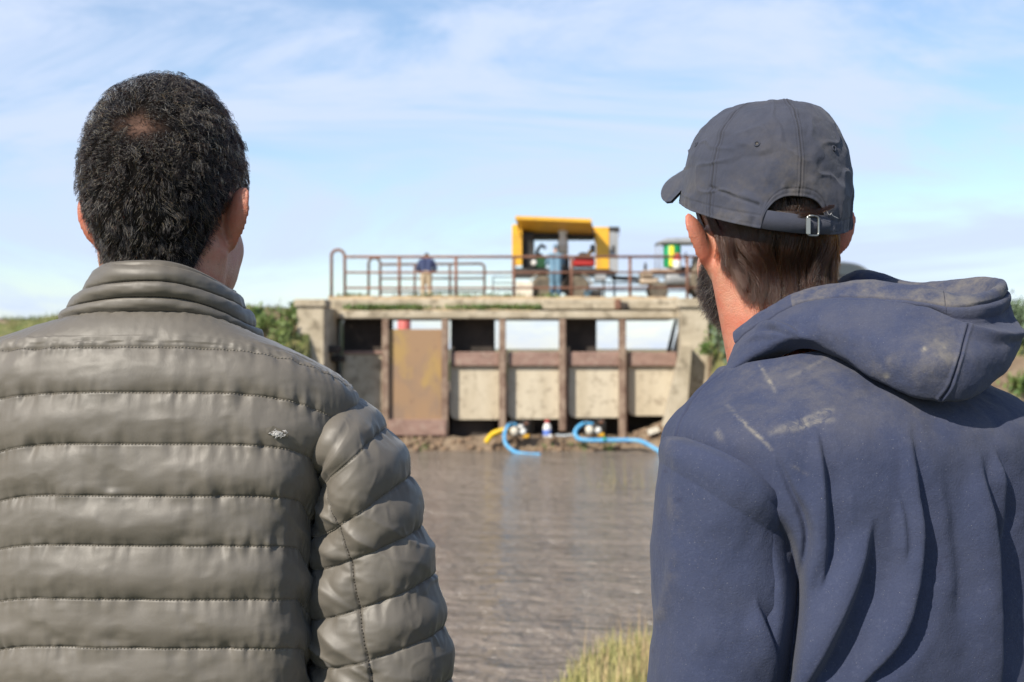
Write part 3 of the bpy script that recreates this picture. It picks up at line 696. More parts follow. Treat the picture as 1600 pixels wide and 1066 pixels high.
for px, dd in ((1031, .1), (1031, 1.4), (1114, .1), (1114, 1.4)):
    mb = MB(); mb.tube([(TX(px), DT2+dd, TZ(420)), (TX(px), DT2+dd, TZ(378))], .022, 8); mb.build('canopy_post', m_grey, ta, True)
AB('seat', m_black, 1086, 400, 1102, 418, .5, DT2+.5, .06)
mb = MB(); a_ = np.linspace(0, 2*math.pi, 16); mb.tube([(TX(1076)+.05*math.cos(a), DT2+.75+.19*math.cos(a), TZ(401)+.19*math.sin(a)) for a in a_], .015, 6); mb.build('steering_wheel', m_black, ta, True)
AB('hitch', m_black, 1000, 434, 1012, 440, .2, DT2+.4, .02)
# things carried on the tractor
m_gr = mat('bright_green_plastic', (.01, .27, .09), .45); m_ye = mat('bright_yellow_label', (.85, .72, .02), .5)
dr = empty('chemical_drum', (TX(1052), DT2+.3, TZ(417)), 'bright green drum with a yellow vertical stripe standing on the tractor', 'drum')
mb = MB(); c0 = (TX(1052), DT2+.36, TZ(417)); mb.lathe([(.05, 0), (.295, 0), (.30, .02), (.30, .35), (.31, .37), (.30, .39), (.30, .72), (.28, .74), (.05, .75)], c0, 'Z', 28); mb.build('barrel', m_gr, dr, True)
V = []; n_ = 8
for k in range(n_+1):
    a = R(-114)+R(28)*k/n_; V += [(c0[0]+.313*math.cos(a), c0[1]+.313*math.sin(a), c0[2]+.03), (c0[0]+.313*math.cos(a), c0[1]+.313*math.sin(a), c0[2]+.71)]
mb = MB(); mb.add(V, [(2*k, 2*k+2, 2*k+3, 2*k+1) for k in range(n_)]); mb.build('stripe', m_ye, dr, True)
jg = empty('jug', (TX(1058), DT2-.02, TZ(420)), 'white plastic jug with a red top beside the green drum on the tractor', 'jug')
mb = MB(); mb.lathe([(.04, 0), (.13, .01), (.145, .05), (.145, .30), (.11, .38)], (TX(1058), DT2-.02, TZ(420.5)), 'Z', 20); mb.build('body', m_white, jg, True)
mb = MB(); mb.lathe([(.148, .30), (.15, .33), (.13, .44), (.06, .50), (.05, .53), (.02, .535)], (TX(1058), DT2-.02, TZ(420.5)), 'Z', 20); mb.build('lid', vary('red_plastic', (.6, .06, .05), (.5, .05, .04), 5, .45), jg, True)
# ------------------------------------------------------------------ parked car behind the second man's head
DC = 47.8
def CX(px): return X(px, DC)
def CZ(py): return Z(py, DC)
m_car = mat('grey_green_car_paint', (.13, .125, .11), .35, .3)
car = empty('parked_car', (CX(1262), DC+.9, RZ-.1), 'dark grey parked car behind the capped man, only its rounded rear roof showing', 'car')
prof = [(1164, 462), (1164, 440), (1168, 432), (1196, 428), (1214, 412), (1228, 408), (1300, 406.5), (1335, 409), (1352, 415), (1364, 428), (1372, 433), (1376, 446), (1375, 462)]
xs_ = np.array([CX(a) for a, b in prof]); zs_ = np.array([CZ(b) for a, b in prof])
yy = np.linspace(-1, 1, 15); V = []
for u in yy:
    for x_, z_ in zip(xs_, zs_):
        top = np.clip((z_-CZ(432))/(CZ(406.5)-CZ(432)), 0, 1)
        V.append((x_, DC+.85+.85*u*(1-.16*top), z_-.10*(abs(u)**4)*top))
V = np.array(V).reshape(15, len(prof), 3)
gridV = np.stack([cr(V[i], np.linspace(0, len(prof)-1, 60)) for i in range(15)])
b = grid_obj('body', gridV, m_car, car, attrs=None)
mb = MB()
for s in (0, 14):
    mb.add(gridV[s], [tuple(range(60)) if s else tuple(range(60))[::-1]])
mb.build('side_shell', m_car, car)
mb = MB(); mb.prism([(CX(1214), CZ(430)), (CX(1226), CZ(413)), (CX(1284), CZ(412)), (CX(1284), CZ(430))][::-1], DC-.02, DC+.03); mb.build('side_window', m_glass, car)
mb = MB(); mb.prism([(CX(1289), CZ(430)), (CX(1289), CZ(412)), (CX(1330), CZ(413)), (CX(1350), CZ(420)), (CX(1354), CZ(430))][::-1], DC-.02, DC+.03); mb.build('side_window', m_glass, car)
for px in (1196, 1346):
    wheel((CX(px), DC+.08, RZ+.22), .32, .22, 'wheel', car, m_grey); wheel((CX(px), DC+1.6, RZ+.22), .32, .22, 'wheel', car, m_grey)
# ------------------------------------------------------------------ red thing hanging behind the steel gate, dark pole leaning in the last bay
rt_ = empty('fuel_tank', (bx(631, 54), 54.2, float(ground_z(bx(631, 54), 54.2))), 'red tank on a stand glimpsed over the top edge of the rusty steel gate', 'tank')
mb = MB(); mb.lathe([(.05, 0), (.22, .02), (.25, .1), (.25, .72), (.2, .80), (.05, .82)], (bx(631, 54), 54.2, bz(531, 54)), 'Z', 24); mb.build('tank_shell', vary('faded_red_paint', (.62, .15, .13), (.54, .12, .10), 4, .6), rt_, True)
gz_ = float(ground_z(bx(631, 54), 54.2)); mb = MB()
for sx in (-.17, .17):
    for sy in (-.17, .17): mb.cyl((bx(631, 54)+sx, 54.2+sy, gz_-.05), (bx(631, 54)+sx, 54.2+sy, bz(531, 54)+.05), .025, n=8)
mb.build('stand', m_black, rt_)
mb = MB(); mb.tube([P(1056, 500, 46.2), P(1045, 549, 46.0), P(1040, 575, 46.0)], [.05, .075, .075], 8); tag(mb.build('leaning_pole', m_black, None, True), 'dark pole leaning in the rightmost opening of the sluice', 'pole')
# ------------------------------------------------------------------ pumps, hoses and bottle on the mud
m_blueh = vary('blue_hose', (.09, .38, .66), (.07, .31, .58), 3, .45, c3=(.2, .45, .62), sc3=6)
m_yelh = vary('yellow_hose', (.80, .55, .02), (.72, .47, .02), 4, .45)
def mud(px, d, lift=0.0):
    x_ = (px-800)/F*d; return np.array([x_, d, float(ground_z(x_, d))+lift])
def hose(name, pts, r, m, label, ribs=True):
    p = dense(pts, 70); mb = MB(); rr = r*(1+.07*np.sin(np.arange(210)*1.6)) if ribs else r
    p = dense(pts, 210); mb.tube(p, rr, 12); return tag(mb.build(name, m, None, True), label, 'hose', 'pump hoses by the gates')
def HP(px, py, d): return P(px, py, d)
hose('hose', [HP(759, 692, 43.9), HP(768, 680, 43.95), HP(781, 674, 44.05), HP(796, 672, 44.2)], .085, m_yelh, 'short yellow hose curving out of the pump by the middle gate post')
hose('hose', [HP(806, 664, 44.2), HP(796, 664, 44.0), HP(789, 676, 43.8), HP(790, 693, 43.6), HP(804, 706, 43.3), HP(824, 710, 43.0), HP(844, 711, 42.7)], .06, m_blueh, 'blue hose looping down from the left pump into the muddy water')
hose('hose', [HP(926, 663, 44.2), HP(910, 663, 44.05), HP(899, 674, 43.9), HP(903, 685, 43.8), HP(920, 688, 43.7), HP(955, 688, 43.6), HP(985, 688, 43.5), HP(1002, 690, 43.4), HP(1020, 699, 43.2), HP(1040, 712, 42.9), HP(1060, 722, 42.5)], .065, m_blueh, 'long blue hose snaking right along the mud from the right pump')
hose('hose', [HP(1000, 732, 40.6), HP(1012, 731.5, 40.5), HP(1030, 731, 40.5), HP(1060, 733, 40.4)], .07, m_blueh, 'piece of blue hose floating in the water beside the hooded man\'s sleeve')
hose('hose', [HP(868, 680, 43.9), HP(880, 681, 43.9), HP(900, 679, 43.9)], .035, vary('grey_hose', (.42, .46, .48), (.5, .52, .53), 4, .5), 'thin grey hose between the bottle and the long blue hose', False)
def pump(px, py, d, label, w, tankm):
    c = P(px, py, d); r = empty('water_pump', tuple(c), label, 'pump', 'motor pumps below the gates')
    s = w/2
    for sx in (-s, s):
        for sy in (-.2, .2):
            mb = MB(); mb.tube(smooth_path([(c[0]+sx, c[1]+sy, c[2]-.2), (c[0]+sx, c[1]+sy, c[2]+.28), (c[0]-sx*.2, c[1]+sy, c[2]+.28)], .05), .018, 8); mb.build('frame_tube', m_black, r, True)
    mb = MB(); mb.box(c+np.array([-s*.5, -.17, -.16]), c+np.array([s*.85, .17, .14]), .04); mb.build('engine', m_black, r)
    mb = MB(); mb.lathe([(.03, -.12), (.13, -.1), (.15, 0), (.13, .1), (.03, .12)], c+np.array([-s*.55, -.1, -.02]), 'Y', 20); mb.build('impeller_housing', m_cream, r, True)
    mb = MB(); mb.ell(c+np.array([s*.1, -.05, .10]), (.13, .12, .10)); mb.build('fuel_tank', tankm, r, True)
    mb = MB(); mb.lathe([(.02, -.03), (.09, -.02), (.10, .02), (.03, .03)], c+np.array([s*.35, -.2, -.02]), 'Y', 16); mb.build('recoil_starter', m_white, r, True)
    mb = MB(); mb.box(c+np.array([s*.35, -.19, -.22]), c+np.array([s*.95, -.05, -.10]), .02); mb.build('base_foot', m_yel, r)
    mb = MB(); mb.cyl(c+np.array([s*.5, 0, .2]), c+np.array([s*.95, 0, .27]), .055); mb.build('silencer', m_rust, r, True)
pump(812, 673, 44.15, 'white-tanked motor pump with the yellow and blue hoses on the mud', .62, m_white)
pump(929, 671, 44.15, 'dark framed motor pump at the start of the long blue hose', .62, m_black)
c = P(855, 682, 44.0)
bt = empty('bottle', tuple(c), 'white and blue bottle with a red cap standing on the mud between the pumps', 'bottle')
mb = MB(); mb.lathe([(.03, 0), (.12, 0), (.13, .03), (.13, .30), (.11, .37), (.06, .44), (.055, .47)], c+np.array([0, 0, -.02]), 'Z', 20); mb.build('flask', m_white, bt, True)
mb = MB(); mb.lathe([(.132, .05), (.1335, .06), (.1335, .22), (.132, .23)], c+np.array([0, 0, -.02]), 'Z', 20); mb.build('label_band', mat('blue_print', (.12, .2, .55), .5), bt, True)
mb = MB(); mb.lathe([(.07, .44), (.075, .45), (.07, .54), (.02, .545)], c+np.array([0, 0, -.02]), 'Z', 16); mb.build('cap', m_red, bt, True)
mb = MB(); rock_mesh(mb, P(860, 682, 43.8), .09, 900); tag(mb.build('white_bag', m_white, None, True), 'small crumpled white bag on the mud at the foot of the bottle', 'bag')
mb = MB(); mb.box(P(1012, 676, 44)-np.array([.0, .1, .03]), P(1030, 671, 44)+np.array([0, .1, .03]), .01, rot=Matrix.Rotation(R(-18), 3, 'Y')); tag(mb.build('board', m_cream, None), 'pale broken board lying on the mud below the rightmost gate', 'board')
mb = MB(); rock_mesh(mb, P(945, 686, 43.55), .07, 901); tag(mb.build('bag', mat('green_plastic_bag', (.05, .4, .2), .5), None, True), 'tiny green plastic bag beside the long blue hose', 'bag')
# ================================================================== small figures on the bridge
m_skin2 = mat('far_skin', (.42, .24, .17), .6)
def figure(name, base, label, joints, yaw=0):
    """joints in local metres (x right, y forward, z up); built as remeshed capsules"""
    r = empty(name, tuple(base), label, 'person'); M = np.array(Matrix.Rotation(yaw, 3, 'Z'))
    def w(p): return M @ np.array(p, float)+np.array(base)
    for part, (prims, m) in joints.items():
        mb = MB()
        for q in prims:
            if q[0] == 'c': mb.cap(w(q[1]), w(q[2]), q[3], q[4])
            else: mb.ell(w(q[1]), q[2], 12, 8)
        o = mb.build(part, m, r, True); remesh(o, .016, 5)
    return r
m_navy = vary('navy_jacket', (.035, .05, .12), (.028, .04, .10), 5, .8); m_khaki = vary('khaki_trousers', (.48, .39, .27), (.40, .32, .22), 6, .85)
m_dhair = mat('far_dark_hair', (.02, .016, .014), .7); m_boot = mat('far_boots', (.06, .045, .035), .8)
m_overall = vary('blue_overalls', (.15, .27, .37), (.11, .21, .30), 5, .8)
b1 = np.array([bx(666, 48), 48.0, DECK_Z+.02])
figure('person', b1, 'person in navy jacket and khaki trousers stooping with back turned at the bridge railing', {
    'body': ([('c', (0, .03, .95), (0, .16, 1.35), .10, .10), ('c', (0, .2, 1.40), (0, .27, 1.5), .055, .055), ('e', (0, .30, 1.56), (.078, .092, .105)), ('e', (0, .39, 1.54), (.02, .025, .03)),
              ('c', (-.2, .14, 1.38), (-.3, .18, 1.12), .045, .04), ('c', (-.3, .18, 1.12), (-.2, .42, 1.05), .04, .032), ('c', (-.2, .42, 1.05), (-.16, .52, 1.06), .035, .03),
              ('c', (.2, .14, 1.38), (.3, .18, 1.12), .045, .04), ('c', (.3, .18, 1.12), (.2, .42, 1.05), .04, .032), ('c', (.2, .42, 1.05), (.16, .52, 1.06), .035, .03)], m_skin2),
    'hair': ([('e', (0, .285, 1.585), (.085, .09, .095))], m_dhair),
    'jacket': ([('c', (-.08, 0, .94), (-.11, .12, 1.33), .115, .12), ('c', (.08, 0, .94), (.11, .12, 1.33), .115, .12), ('c', (-.15, .14, 1.38), (.15, .14, 1.38), .095, .095), ('c', (-.21, .13, 1.36), (-.31, .17, 1.11), .08, .07), ('c', (-.31, .17, 1.11), (-.22, .38, 1.05), .066, .055),
                ('c', (.21, .13, 1.36), (.31, .17, 1.11), .08, .07), ('c', (.31, .17, 1.11), (.22, .38, 1.05), .066, .055)], m_navy),
    'trousers': ([('c', (-.07, -.02, .93), (.07, -.02, .93), .125, .125), ('c', (-.095, -.02, .9), (-.11, .03, .5), .115, .085), ('c', (-.11, .03, .5), (-.12, -.02, .10), .085, .075),
                  ('c', (.095, -.02, .9), (.11, .04, .5), .115, .085), ('c', (.11, .04, .5), (.12, 0, .10), .085, .075)], m_khaki),
    'boots': ([('c', (-.12, -.05, .05), (-.13, .15, .045), .055, .045), ('c', (.12, -.03, .05), (.13, .17, .045), .055, .045)], m_boot)})
b2 = np.array([X(868, 46.7), 46.75, RZ])
figure('person', b2, 'person in light blue overalls leaning into the yellow generator trailer', {
    'body': ([('c', (0, .0, .95), (0, .10, 1.4), .10, .10), ('c', (0, .14, 1.45), (.0, .18, 1.6), .055, .055), ('e', (.01, .21, 1.70), (.078, .092, .11)), ('e', (.01, .30, 1.68), (.02, .025, .03)),
              ('c', (-.2, .1, 1.42), (-.27, .22, 1.2), .045, .04), ('c', (-.27, .22, 1.2), (-.22, .45, 1.25), .04, .032), ('c', (-.22, .45, 1.25), (-.2, .54, 1.28), .035, .03),
              ('c', (.2, .1, 1.42), (.25, .24, 1.2), .045, .04), ('c', (.25, .24, 1.2), (.2, .48, 1.3), .04, .032), ('c', (.2, .48, 1.3), (.18, .56, 1.32), .035, .03)], m_skin2),
    'cap': ([('e', (.01, .20, 1.74), (.088, .10, .085)), ('c', (-.03, .29, 1.74), (.05, .29, 1.74), .02, .02)], m_overall),
    'overalls': ([('c', (-.08, 0, .92), (-.11, .07, 1.38), .125, .125), ('c', (.08, 0, .92), (.11, .07, 1.38), .125, .125), ('c', (-.13, .1, 1.44), (.13, .1, 1.44), .09, .09), ('c', (-.21, .1, 1.42), (-.28, .21, 1.19), .082, .07), ('c', (-.28, .21, 1.19), (-.23, .42, 1.24), .066, .055),
                 ('c', (.21, .1, 1.42), (.26, .23, 1.19), .08, .07), ('c', (.26, .23, 1.19), (.21, .45, 1.29), .066, .055),
                 ('c', (-.095, -.02, .9), (-.11, .05, .5), .12, .09), ('c', (-.11, .05, .5), (-.12, -.02, .12), .085, .08), ('c', (.095, -.02, .9), (.10, .06, .5), .12, .09), ('c', (.10, .06, .5), (.11, 0, .12), .085, .08)], m_overall),
    'boots': ([('c', (-.12, -.05, .05), (-.13, .15, .045), .055, .045), ('c', (.11, -.03, .05), (.12, .17, .045), .055, .045)], m_boot)})
# ================================================================== people: shared tools
def rotm(yaw=0, roll=0, pitch=0):
    return np.array(Matrix.Rotation(yaw, 3, 'Z') @ Matrix.Rotation(roll, 3, 'Y') @ Matrix.Rotation(pitch, 3, 'X'))
# head: smooth union of ellipsoids, x right, y forward, z up, origin between the ears
ELLS = [((0, -.014, .053), (.0735, .091, .092)), ((0, -.035, .02), (.064, .066, .070)), ((0, .035, .00), (.055, .060, .085)),
        ((0, .048, -.045), (.050, .045, .045)), ((.036, .028, -.050), (.020, .035, .032)), ((-.036, .028, -.050), (.020, .035, .032)),
        ((0, .085, -.078), (.024, .020, .018)), ((0, .098, -.012), (.012, .016, .026)), ((0, .112, -.026), (.013, .013, .011)),
        ((.032, .076, .026), (.026, .016, .010)), ((-.032, .076, .026), (.026, .016, .010)), ((.033, .066, -.022), (.020, .020, .020)), ((-.033, .066, -.022), (.020, .020, .020)),
        ((0, .094, -.052), (.022, .012, .007)), ((0, .092, -.061), (.019, .012, .007))]
EC = np.array([e[0] for e in ELLS]); ER = np.array([e[1] for e in ELLS]); EMIN = ER.min(1)
def head_f(p, k=150., neck=True):
    p = np.asarray(p, float); acc = 0
    for c, r, m in zip(EC, ER, EMIN):
        q = np.sqrt((((p-c)/r)**2).sum(-1))+1e-9; g_ = np.sqrt((((p-c)/(r*r))**2).sum(-1))+1e-9
        acc = acc+np.exp(-k*np.clip(q*(q-1)/g_, -.3, .3))
    if neck:
        a = np.array([0, -.014, -.03]); b = np.array([0, -.034, -.24]); ab = b-a
        t_ = np.clip(((p-a)@ab)/(ab@ab), 0, 1); d = np.linalg.norm((p-a)*np.array([1, 1, 1])-t_[..., None]*ab, axis=-1)-(.053+.006*t_)
        acc = acc+np.exp(-k*d)
        for s in (-1, 1):
            a = np.array([s*.055, -.015, -.035]); b = np.array([s*.028, .0, -.2]); ab = b-a
            t_ = np.clip(((p-a)@ab)/(ab@ab), 0, 1); d = np.linalg.norm(p-a-t_[..., None]*ab, axis=-1)-.017
            acc = acc+np.exp(-k*d)
    return -np.log(acc+1e-300)/k
def head_n(p, **kw):
    e = 1e-3; g_ = np.stack([head_f(p+np.eye(3)[i]*e, **kw)-head_f(p-np.eye(3)[i]*e, **kw) for i in range(3)], -1)
    return g_/(np.linalg.norm(g_, axis=-1, keepdims=True)+1e-9)
HCEN = np.array([0, 0.0, .03])
def head_ray(d, rmax=.2, **kw):
    lo = np.full(d.shape[:-1], .01); hi = np.full(d.shape[:-1], rmax)
    for _ in range(22):
        mid = (lo+hi)/2; ins = head_f(HCEN+d*mid[..., None], **kw) < 0
        lo = np.where(ins, mid, lo); hi = np.where(ins, hi, mid)
    return HCEN+d*((lo+hi)/2)[..., None]
def head_mesh(mb, M, pos):
    nu, nv = 150, 110; u = np.linspace(0, 2*math.pi, nu, endpoint=False); w = np.linspace(.01, math.pi-.01, nv)
    Wg, U = np.meshgrid(w, u, indexing='ij'); d = np.stack([np.sin(Wg)*np.cos(U), np.sin(Wg)*np.sin(U), np.cos(Wg)], -1)
    V = head_ray(d, .19).reshape(-1, 3); V = (M @ V.T).T+pos
    f = [tuple(q) for q in grid_faces(nv, nu, False, True)]+[tuple(range(nu)), tuple(range((nv-1)*nu, nv*nu))]
    mb.add(V, f)
def ear_mesh(mb, M, pos, s, flare=33, L=.064, Wd=.036, z0=0.0, y0=-.002, tilt=10, xo=.069, splay=.15):
    """s = +1 right ear, -1 left; a cupped shell with a rolled rim"""
    nu, nr = 44, 9; fl = R(flare); out = np.array([s*math.sin(fl), -math.cos(fl), 0]); up = np.array([0, -math.sin(R(tilt)), math.cos(R(tilt))])
    nrm = np.cross(out, up)*s; org = np.array([s*xo, y0+.004, z0])
    pts = []
    for sgn in (1, -1):
        for i in range(nr):
            rho = (i/(nr-1)) if sgn > 0 else 1-(i/(nr-1))
            for j in range(nu):
                a = 2*math.pi*j/nu; ca, sa = math.cos(a), math.sin(a)
                # outline: rounded top, narrower lobe
                h = sa*L*.5*(1.0); wd = Wd*(.5+.5*ca)*(1.0+.18*sa-.10*(sa < -.5)*abs(sa))
                cx = Wd*.5; x_ = cx+(wd-cx)*rho; z_ = h*rho
                bowl = -.007*(1-rho**2)+.0035*math.exp(-((rho-.93)/.10)**2)*(1 if sa > -.6 else .4)
                th = (.0028+.0022*math.exp(-((rho-.93)/.14)**2))*(1 if rho < .999 else .25)
                q = org+np.array([s*splay*z_, 0, 0])+out*x_+up*z_+nrm*(-bowl+sgn*th*-1.0)+nrm*(-.006*(x_/Wd)**2)
                pts.append(q)
    V = (M @ np.array(pts).T).T+pos
    f = [tuple(q) for q in grid_faces(2*nr, nu, False, True)]
    mb.add(V, f+[tuple(range(nu)), tuple(range((2*nr-1)*nu, 2*nr*nu))])
    # root joining the ear to the head
    c = M @ (org+out*.006+np.array([-s*.004, 0, -.002]))+pos
    mb.ell(c, (.010, .011, L*.36), 14, 10, rot=M)
def hand_caps(mb, wrist, direc, palm_n, side):
    """relaxed hand: palm, four unequal bent fingers and a thumb from the side of the palm"""
    d = np.array(direc, float); d /= np.linalg.norm(d); n = np.array(palm_n, float); n -= d*(n@d); n /= np.linalg.norm(n); sd = np.cross(d, n)*side
    w = np.array(wrist, float)
    for k, (o, L) in enumerate(((-.028, .066), (-.010, .076), (.009, .071), (.027, .056))):
        b = w+d*.088+sd*o; mb.cap(w+d*.02+sd*o*.6, b, .0135, .0115, 10)
        p = b; dirn = d.copy()
        for j, (fr, bend) in enumerate(((.45, 18), (.32, 30), (.23, 25))):
            dirn = dirn*math.cos(R(bend))+n*math.sin(R(bend)); dirn /= np.linalg.norm(dirn)
            q = p+dirn*L*fr; mb.cap(p, q, .0092-.001*j, .0085-.001*j, 10); p = q
    p = w+d*.03-sd*.026; dirn = d*.75-sd*.6+n*.25; dirn /= np.linalg.norm(dirn)
    mb.cap(w+d*.01-sd*.012, p+dirn*.02, .0145, .012, 10); p = p+dirn*.02
    for L in (.034, .028):
        dirn = dirn+d*.3+n*.15; dirn /= np.linalg.norm(dirn); q = p+dirn*L; mb.cap(p, q, .0105, .009, 10); p = q
def strands_obj(name, pts, radii, m, parent):
    N_, K_ = pts.shape[:2]
    hc = bpy.data.hair_curves.new(name); hc.add_curves([K_]*N_)
    hc.attributes['position'].data.foreach_set('vector', pts.reshape(-1, 3).astype(np.float32).ravel())
    ra = hc.attributes.get('radius') or hc.attributes.new('radius', 'FLOAT', 'POINT')
    ra.data.foreach_set('value', np.broadcast_to(radii, (N_, K_)).astype(np.float32).ravel())
    hc.materials.append(m); o = bpy.data.objects.new(name, hc); link(o, parent)
    off = Vector((0, 0, 0)); p = parent
    while p is not None: off += p.location; p = p.parent
    o.location = -off; return o
def hair_mat(name, mel, red, grey=0.0, rough=.32, gmel=.12):
    m = bpy.data.materials.new(name); m.use_nodes = True; nt = m.node_tree; nt.nodes.clear()
    o = nt.nodes.new('ShaderNodeOutputMaterial'); h = nt.nodes.new('ShaderNodeBsdfHairPrincipled'); h.parametrization = 'MELANIN'
    h.inputs['Melanin Redness'].default_value = red; h.inputs['Roughness'].default_value = rough; h.inputs['Radial Roughness'].default_value = .4
    info = nt.nodes.new('ShaderNodeHairInfo')
    mr = nt.nodes.new('ShaderNodeMapRange'); mr.interpolation_type = 'LINEAR'; mr.inputs[1].default_value = 1-grey-.02; mr.inputs[2].default_value = 1-grey+.0001
    mr.inputs[3].default_value = mel; mr.inputs[4].default_value = gmel
    nt.links.new(info.outputs['Random'], mr.inputs[0]); nt.links.new(mr.outputs[0], h.inputs['Melanin'])
    h.inputs['Random Roughness'].default_value = .3
    nt.links.new(h.outputs[0], o.inputs[0]); return m
def skin_mat(name, base=(.44, .235, .165), red=(.42, .15, .10)):
    m = mat(name, base, .48); t = NT(m)
    c = t.mix(t.ramp(t.noise(28, 4, .6), .35, .7), base, red)
    c = t.mix(t.math('MULTIPLY', t.attr('redness'), .6), c, (.50, .135, .085))
    c = t.mix(t.ramp(t.noise(60, 5, .7), .48, .72, 0, .3), c, tuple(np.array(base)*np.array([.78, .66, .62])))
    c = t.mix(t.ramp(t.noise(260, 3, .6), .55, .72, 0, .5), c, tuple(np.array(base)*.6))
    c = t.mix(t.attr('scalp'), c, (.035, .025, .02)); t.color(c)
    t.b.inputs['Subsurface Weight'].default_value = .35; t.b.inputs['Subsurface Radius'].default_value = (1.0, .28, .14); t.b.inputs['Subsurface Scale'].default_value = .006
    t.b.inputs['Specular IOR Level'].default_value = .4
    h = t.math('ADD', t.n('ShaderNodeTexVoronoi', {'Vector': t.obj(), 'Scale': 650.}).outputs[0], t.math('MULTIPLY', t.noise(160, 4, .6), 1.6))
    t.bump(h, .35, .0012); return m
def loop_pts(L_, R_, B_, F_, th, n=2.3, pz=3.0):
    """closed loop through left, right, back, front anchors; th = 0 right, 90 back, 180 left, 270 front"""
    c = (L_+R_)/2; c2 = c.copy(); ct, st_ = np.cos(th), np.sin(th)
    a = np.sign(ct)*np.abs(ct)**(2/n); b = np.sign(st_)*np.abs(st_)**(2/n)
    rx_ = (R_-c); bk_ = (B_-c); fr_ = (F_-c)
    rx2 = np.array([rx_[0], rx_[1], 0]); p = c[None, :]+a[:, None]*rx2
    e = np.where(b > 0, b, 0)[:, None]*np.array([bk_[0], bk_[1], 0])+np.where(b < 0, -b, 0)[:, None]*np.array([fr_[0], fr_[1], 0])
    p = p+e
    wS = np.abs(a)**pz; zs = np.where(a > 0, R_[2], L_[2]); zb = np.where(b >= 0, B_[2], F_[2])
    p[:, 2] = zb+(zs-zb)*wS
    return p
def normals_grid(V, cv=True):
    du = np.gradient(V, axis=0)
    if cv: dv = (np.roll(V, -1, 1)-np.roll(V, 1, 1))/2
    else: dv = np.gradient(V, axis=1)
    n = np.cross(du, dv); return n/(np.linalg.norm(n, axis=-1, keepdims=True)+1e-12)
def trousers_and_shoes(root, hips, feet, mT, mS, hem_z, yaw):
    h = np.array(hips); fw = np.array([-math.sin(yaw), math.cos(yaw), 0]); rt = np.array([math.cos(yaw), math.sin(yaw), 0])
    mb = MB(); mb.cap(h-rt*.055+np.array([0, 0, .05]), h+rt*.055+np.array([0, 0, .05]), .112, .112, 20)
    for s, ft in zip((-1, 1), feet):
        ft = np.array(ft); kn = h+rt*s*.10+fw*.02; kn[2] = .50
        mb.cap(h+rt*s*.075, kn, .098, .078, 18); mb.cap(kn, ft+np.array([0, 0, .12]), .078, .068, 18)
    o = mb.build('trousers', mT, root, True); remesh(o, .010, 8)
    v = get_v(o); n = get_n(o); v = v+n*(.006*fbm(v*np.array([9, 9, 16]), 3))[:, None]; set_v(o, v)
    for s, ft in zip((-1, 1), feet):
        ft = np.array(ft); mb = MB(); d = fw+rt*s*.18; d /= np.linalg.norm(d)
        mb.cap(ft-d*.06+np.array([0, 0, .045]), ft+d*.15+np.array([0, 0, .035]), .046, .038, 16); mb.cap(ft+np.array([0, 0, .05]), ft+np.array([0, 0, .13]), .05, .05, 16)
        o = mb.build('shoe', mS, root, True); remesh(o, .006, 5); v = get_v(o); v[:, 2] = np.maximum(v[:, 2], .004+ft[2]*0); set_v(o, v)
        mb = MB(); mb.prism([(0, 0)]*3, 0, 0) if False else None
        sp = [ft-d*.105, ft-d*.05+np.array([.04, 0, 0]), ft+d*.18]
    return o
def bodymesh(root, M, pos, ears, neckbase, chest, hips, arms, m, voxel=.0026):
    mb = MB(); head_mesh(mb, M, pos)
    for e in ears: ear_mesh(mb, M, pos, **e)
    nb = np.array(neckbase); mb.cap(M @ np.array([0, -.026, -.12])+pos, nb, .050, .054, 24)
    mb.cap(nb, np.array(chest), .054, .075, 24); mb.cap(np.array(chest), np.array(hips), .075, .07, 20)
    for s, (sh, el, wr, hd, pn) in arms.items():
        mb.cap(np.array(chest)+(np.array(sh)-np.array(chest))*.1, np.array(sh), .045, .04, 16); mb.cap(np.array(sh), np.array(el), .038, .034, 16); mb.cap(np.array(el), np.array(wr), .034, .025, 16)
        hand_caps(mb, wr, hd, pn, s)
    o = mb.build('body', m, root, True, False); remesh(o, voxel, 3, .5)
    return o
def rand_dirs(n, g): 
    d = g.normal(0, 1, (n, 3)); return d/np.linalg.norm(d, axis=1)[:, None]
m_nylon = mat('grey_brown_nylon', (.20, .18, .152), .42); t = NT(m_nylon)
c = t.mix(t.ramp(t.noise(7, 4, .6), .3, .7), (.136, .120, .100), (.118, .105, .088)); 
c = t.mix(t.attr('seam'), c, (.095, .083, .068)); t.color(c)
t.rough(t.ramp(t.noise(35, 4, .6), .3, .7, .47, .57))
t.b.inputs['Sheen Weight'].default_value = .12; t.b.inputs['Sheen Roughness'].default_value = .4; t.b.inputs['Specular IOR Level'].default_value = .45
wv1 = t.n('ShaderNodeTexWave', {'Vector': t.obj(), 'Scale': 420.}, bands_direction='X').outputs[1]; wv2 = t.n('ShaderNodeTexWave', {'Vector': t.obj(), 'Scale': 420.}, bands_direction='Z').outputs[1]
b1_ = t.bump(t.math('ADD', wv1, wv2), .06, .0006)
crk = t.noise(75, 5, .65, dist=1.2, scale3=(1.3, 1, .8)); t.bump(crk, .09, .003, normal=b1_)
m_thread = mat('seam_thread', (.15, .13, .10), .7)
m_thread2 = mat('dark_seam_thread', (.035, .03, .025), .8)
m_skinA = skin_mat('skin', (.46, .25, .175)); m_skinB = skin_mat('tanned_skin', (.50, .265, .18), (.46, .16, .10))
